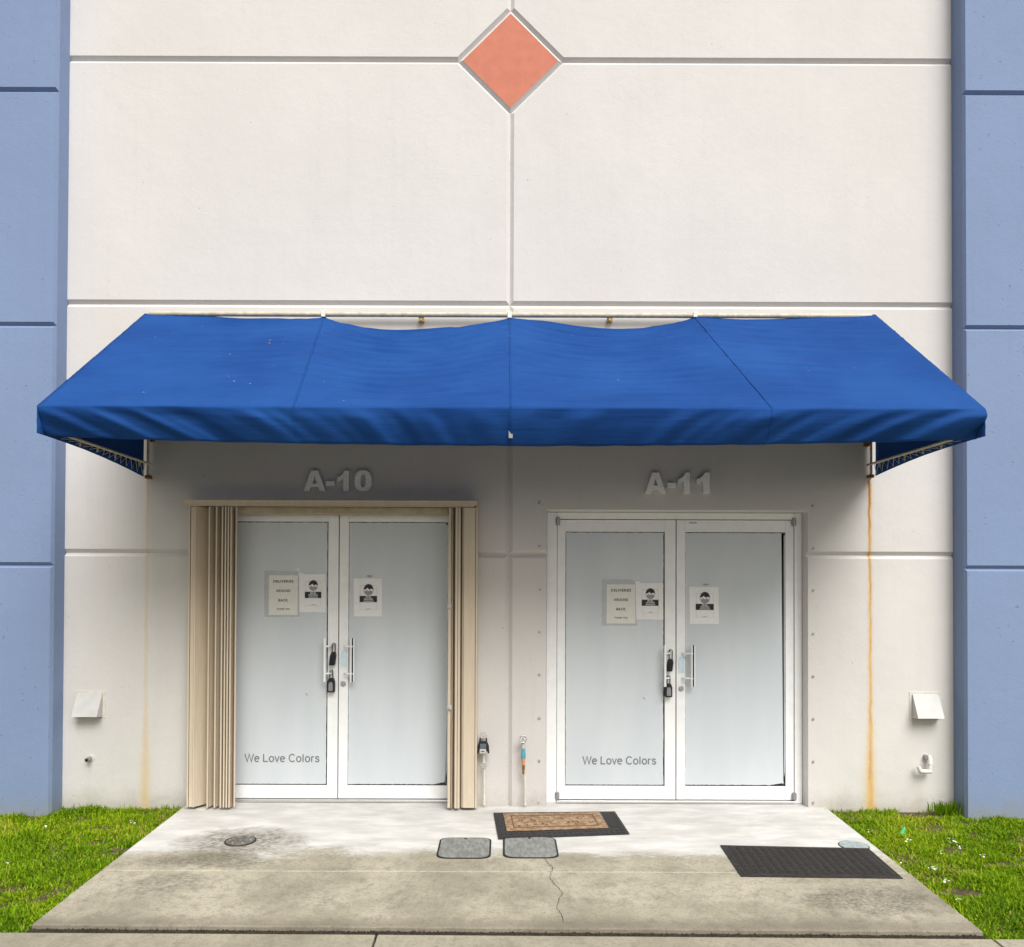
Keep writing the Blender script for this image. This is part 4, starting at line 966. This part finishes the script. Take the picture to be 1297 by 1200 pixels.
# ------------------------------------------------------------------ lawns
def lawn(x0, x1, patches, dense, label, clear=()):
    area = (x1-x0)*abs(yF); N = int(dense*area)
    x = rng.uniform(x0, x1, N); y = rng.uniform(yF-.055, .0, N)
    keep = np.ones(N, bool)
    keep &= ~((y > -PP+.0) & ((x < XL) | (x > XR)) )
    # thin patches
    thin = np.array([noise.noise(Vector((a*2.1, b*2.1, 3))) for a, b in zip(x, y)])
    keep &= ~((thin > .40) & (rng.random(N) < .45))
    for (cx_, cy_, rx, ry) in patches:
        d = ((x-cx_)/rx)**2+((y-cy_)/ry)**2; keep &= ~((d < 1) & (rng.random(N) < .95))
    x, y, thin = x[keep], y[keep], thin[keep]; N = len(x)
    hgt = np.array([noise.noise(Vector((a*5.5, b*5.5, 11))) for a, b in zip(x, y)])
    L = rng.uniform(.020, .044, N)*(1+.7*hgt); tall = rng.random(N) < .05; L[tall] *= 1.6
    near = np.minimum(np.abs(y), 9) < .12; L[near] *= 1.25
    edge = np.minimum(np.abs(x-x1) if x1 < 0 else np.abs(x-x0), 9); 
    az = rng.uniform(0, 2*np.pi, N); lean = rng.uniform(.25, 1.15, N); wd = rng.uniform(.0020, .0048, N)
    broad = rng.random(N) < .35; wd[broad] *= 2.0; L[broad] *= .55; lean[broad] *= 1.25
    gx, gy = x, y; gzv = SLOPE*y-.045+.010*hgt
    dx, dy = np.cos(az), np.sin(az); px_, py_ = -dy, dx
    def pt(f, side, bend):
        h = L*f; hor = h*np.sin(lean*bend); ver = h*np.cos(lean*bend)
        return np.stack([gx+dx*hor+px_*side, gy+dy*hor+py_*side, gzv+ver+.0], 1)
    a0 = pt(0, -wd, 1); a1 = pt(0, wd, 1); b0 = pt(.55, -wd*.9, .8); b1 = pt(.55, wd*.9, .8); c0 = pt(1, 0*wd, 1.15)
    V = np.stack([a0, a1, b1, b0, c0], 1).reshape(-1, 3)
    base = np.arange(N)*5
    quads = np.stack([base, base+1, base+2, base+3], 1); tris = np.stack([base+3, base+2, base+4], 1)
    me = bpy.data.meshes.new('grass'); me.vertices.add(len(V)); me.vertices.foreach_set('co', V.ravel())
    nl = N*7; me.loops.add(nl); me.polygons.add(2*N)
    li = np.concatenate([quads, tris], 1).ravel(); me.loops.foreach_set('vertex_index', li.astype(np.int32))
    st = np.empty(2*N, np.int32); st[0::2] = np.arange(N)*7; st[1::2] = np.arange(N)*7+4
    me.polygons.foreach_set('loop_start', st); me.update(calc_edges=True)
    big = np.array([noise.noise(Vector((a*1.6, b*1.6, 7))) for a, b in zip(x, y)])
    tone = np.clip(.48+.45*big+rng.normal(0, .17, N), 0, .86); dry = rng.random(N) < (.035+.22*(thin > .22)); tone[dry] = rng.uniform(.88, 1, dry.sum())
    at = me.attributes.new('tone', 'FLOAT', 'POINT'); at.data.foreach_set('value', np.repeat(tone, 5).astype(np.float32))
    me.materials.append(M['grass']); me.polygons.foreach_set('use_smooth', np.ones(2*N, bool))
    o = bpy.data.objects.new('grass', me); COL.objects.link(o); tag(o, label, 'grass', kind='stuff')
gl1, gl2, gr1, gr2 = G(160, 1070), G(120, 1062), G(1165, 1024), G(1218, 1123)
lawn(-6.6, xl(0)+.02, [(gl1.x, gl1.y, .10, .06), (gl2.x, gl2.y, .10, .05), (G(20,1118).x, G(20,1118).y, .12, .05)], 20000, 'bright green weedy grass on the left of the concrete landing')
lawn(xr(0)-.02, 6.6, [(gr1.x, gr1.y-.04, .22, .08), (gr2.x, gr2.y, .12, .07), (G(1275,1088).x, G(1275,1088).y, .16, .05)], 20000, 'bright green weedy grass on the right of the concrete landing')
def tuft(px, py, n_, hmax, label):
    c_ = G(px, py); m = MB()
    for i in range(n_):
        a = random.uniform(0, 2*math.pi); l = random.uniform(.4, 1)*hmax; le = random.uniform(.1, .8); x = c_.x+random.gauss(0, .06); y = min(c_.y+random.gauss(0, .02), -.012); z = gz(y)-.03; w_ = random.uniform(.002, .005)
        dx, dy = math.cos(a), -abs(math.sin(a))
        m.add([(x-dy*w_,y+dx*w_,z),(x+dy*w_,y-dx*w_,z),(x+dx*l*.5*le+dy*w_,y+dy*l*.5*le-dx*w_,z+l*.6),(x+dx*l*.5*le-dy*w_,y+dy*l*.5*le+dx*w_,z+l*.6),(x+dx*l*le,y+dy*l*le,z+l*.95)], [(0,1,2,3),(3,2,4)])
    o = m.build('weed_tuft', M['grass'], recalc=False)
    at = o.data.attributes.new('tone', 'FLOAT', 'POINT'); at.data.foreach_set('value', [.25+.35*random.random() for _ in range(len(o.data.vertices))])
    single(o, (c_.x, c_.y, gz(c_.y)-.03)); tag(o, label, 'weed')
tuft(1198, 1026, 170, .13, 'tall green weed tuft in the corner by the right blue pier')
tuft(28, 1036, 26, .10, 'thin straggly weeds at the foot of the left blue pier')
tuft(235, 1021, 30, .05, 'tiny weeds in the corner where the tan shutter meets the left lawn')
# white clover-like flowers on the right lawn
m = MB()
for (px, py, n_) in ((1150,1064,5),(1181,1100,12),(1198,1116,8),(1206,1067,5),(1214,1073,5),(1193,1079,4),(1243,1083,3),(1216,1140,4),(170,1041,5),(60,1048,4),(8,1093,3),(1100,1052,3),(1142,1093,3),(1205,1062,3)):
    c_ = G(px, py, .015)
    for i in range(n_):
        p = c_+Vector((random.gauss(0,.012), random.gauss(0,.012), random.uniform(-.012,.008))); r_ = random.uniform(.004,.008); a = random.random()*3
        m.add([p+Vector((r_*math.cos(a+q), r_*math.sin(a+q), random.uniform(-.5,.9)*r_)) for q in (0,1.3,2.5,3.8,5)], [(0,1,2,3,4)])
tag(m.build('white_flowers', M['petal'], recalc=False), 'tiny white petals scattered over the lawns', 'flowers', kind='stuff')
c_ = G(1144, 1056, .01); m = MB(); m.tube([c_+Vector((-.012,0,.0)), c_+Vector((.0,.0,.022)), c_+Vector((.012,0,.045))], [.014,.012,.006], 8); o = single(m.build('plastic_scrap', M['green_plastic']), c_); tag(o, 'small scrap of green plastic lying in the right lawn', 'litter')
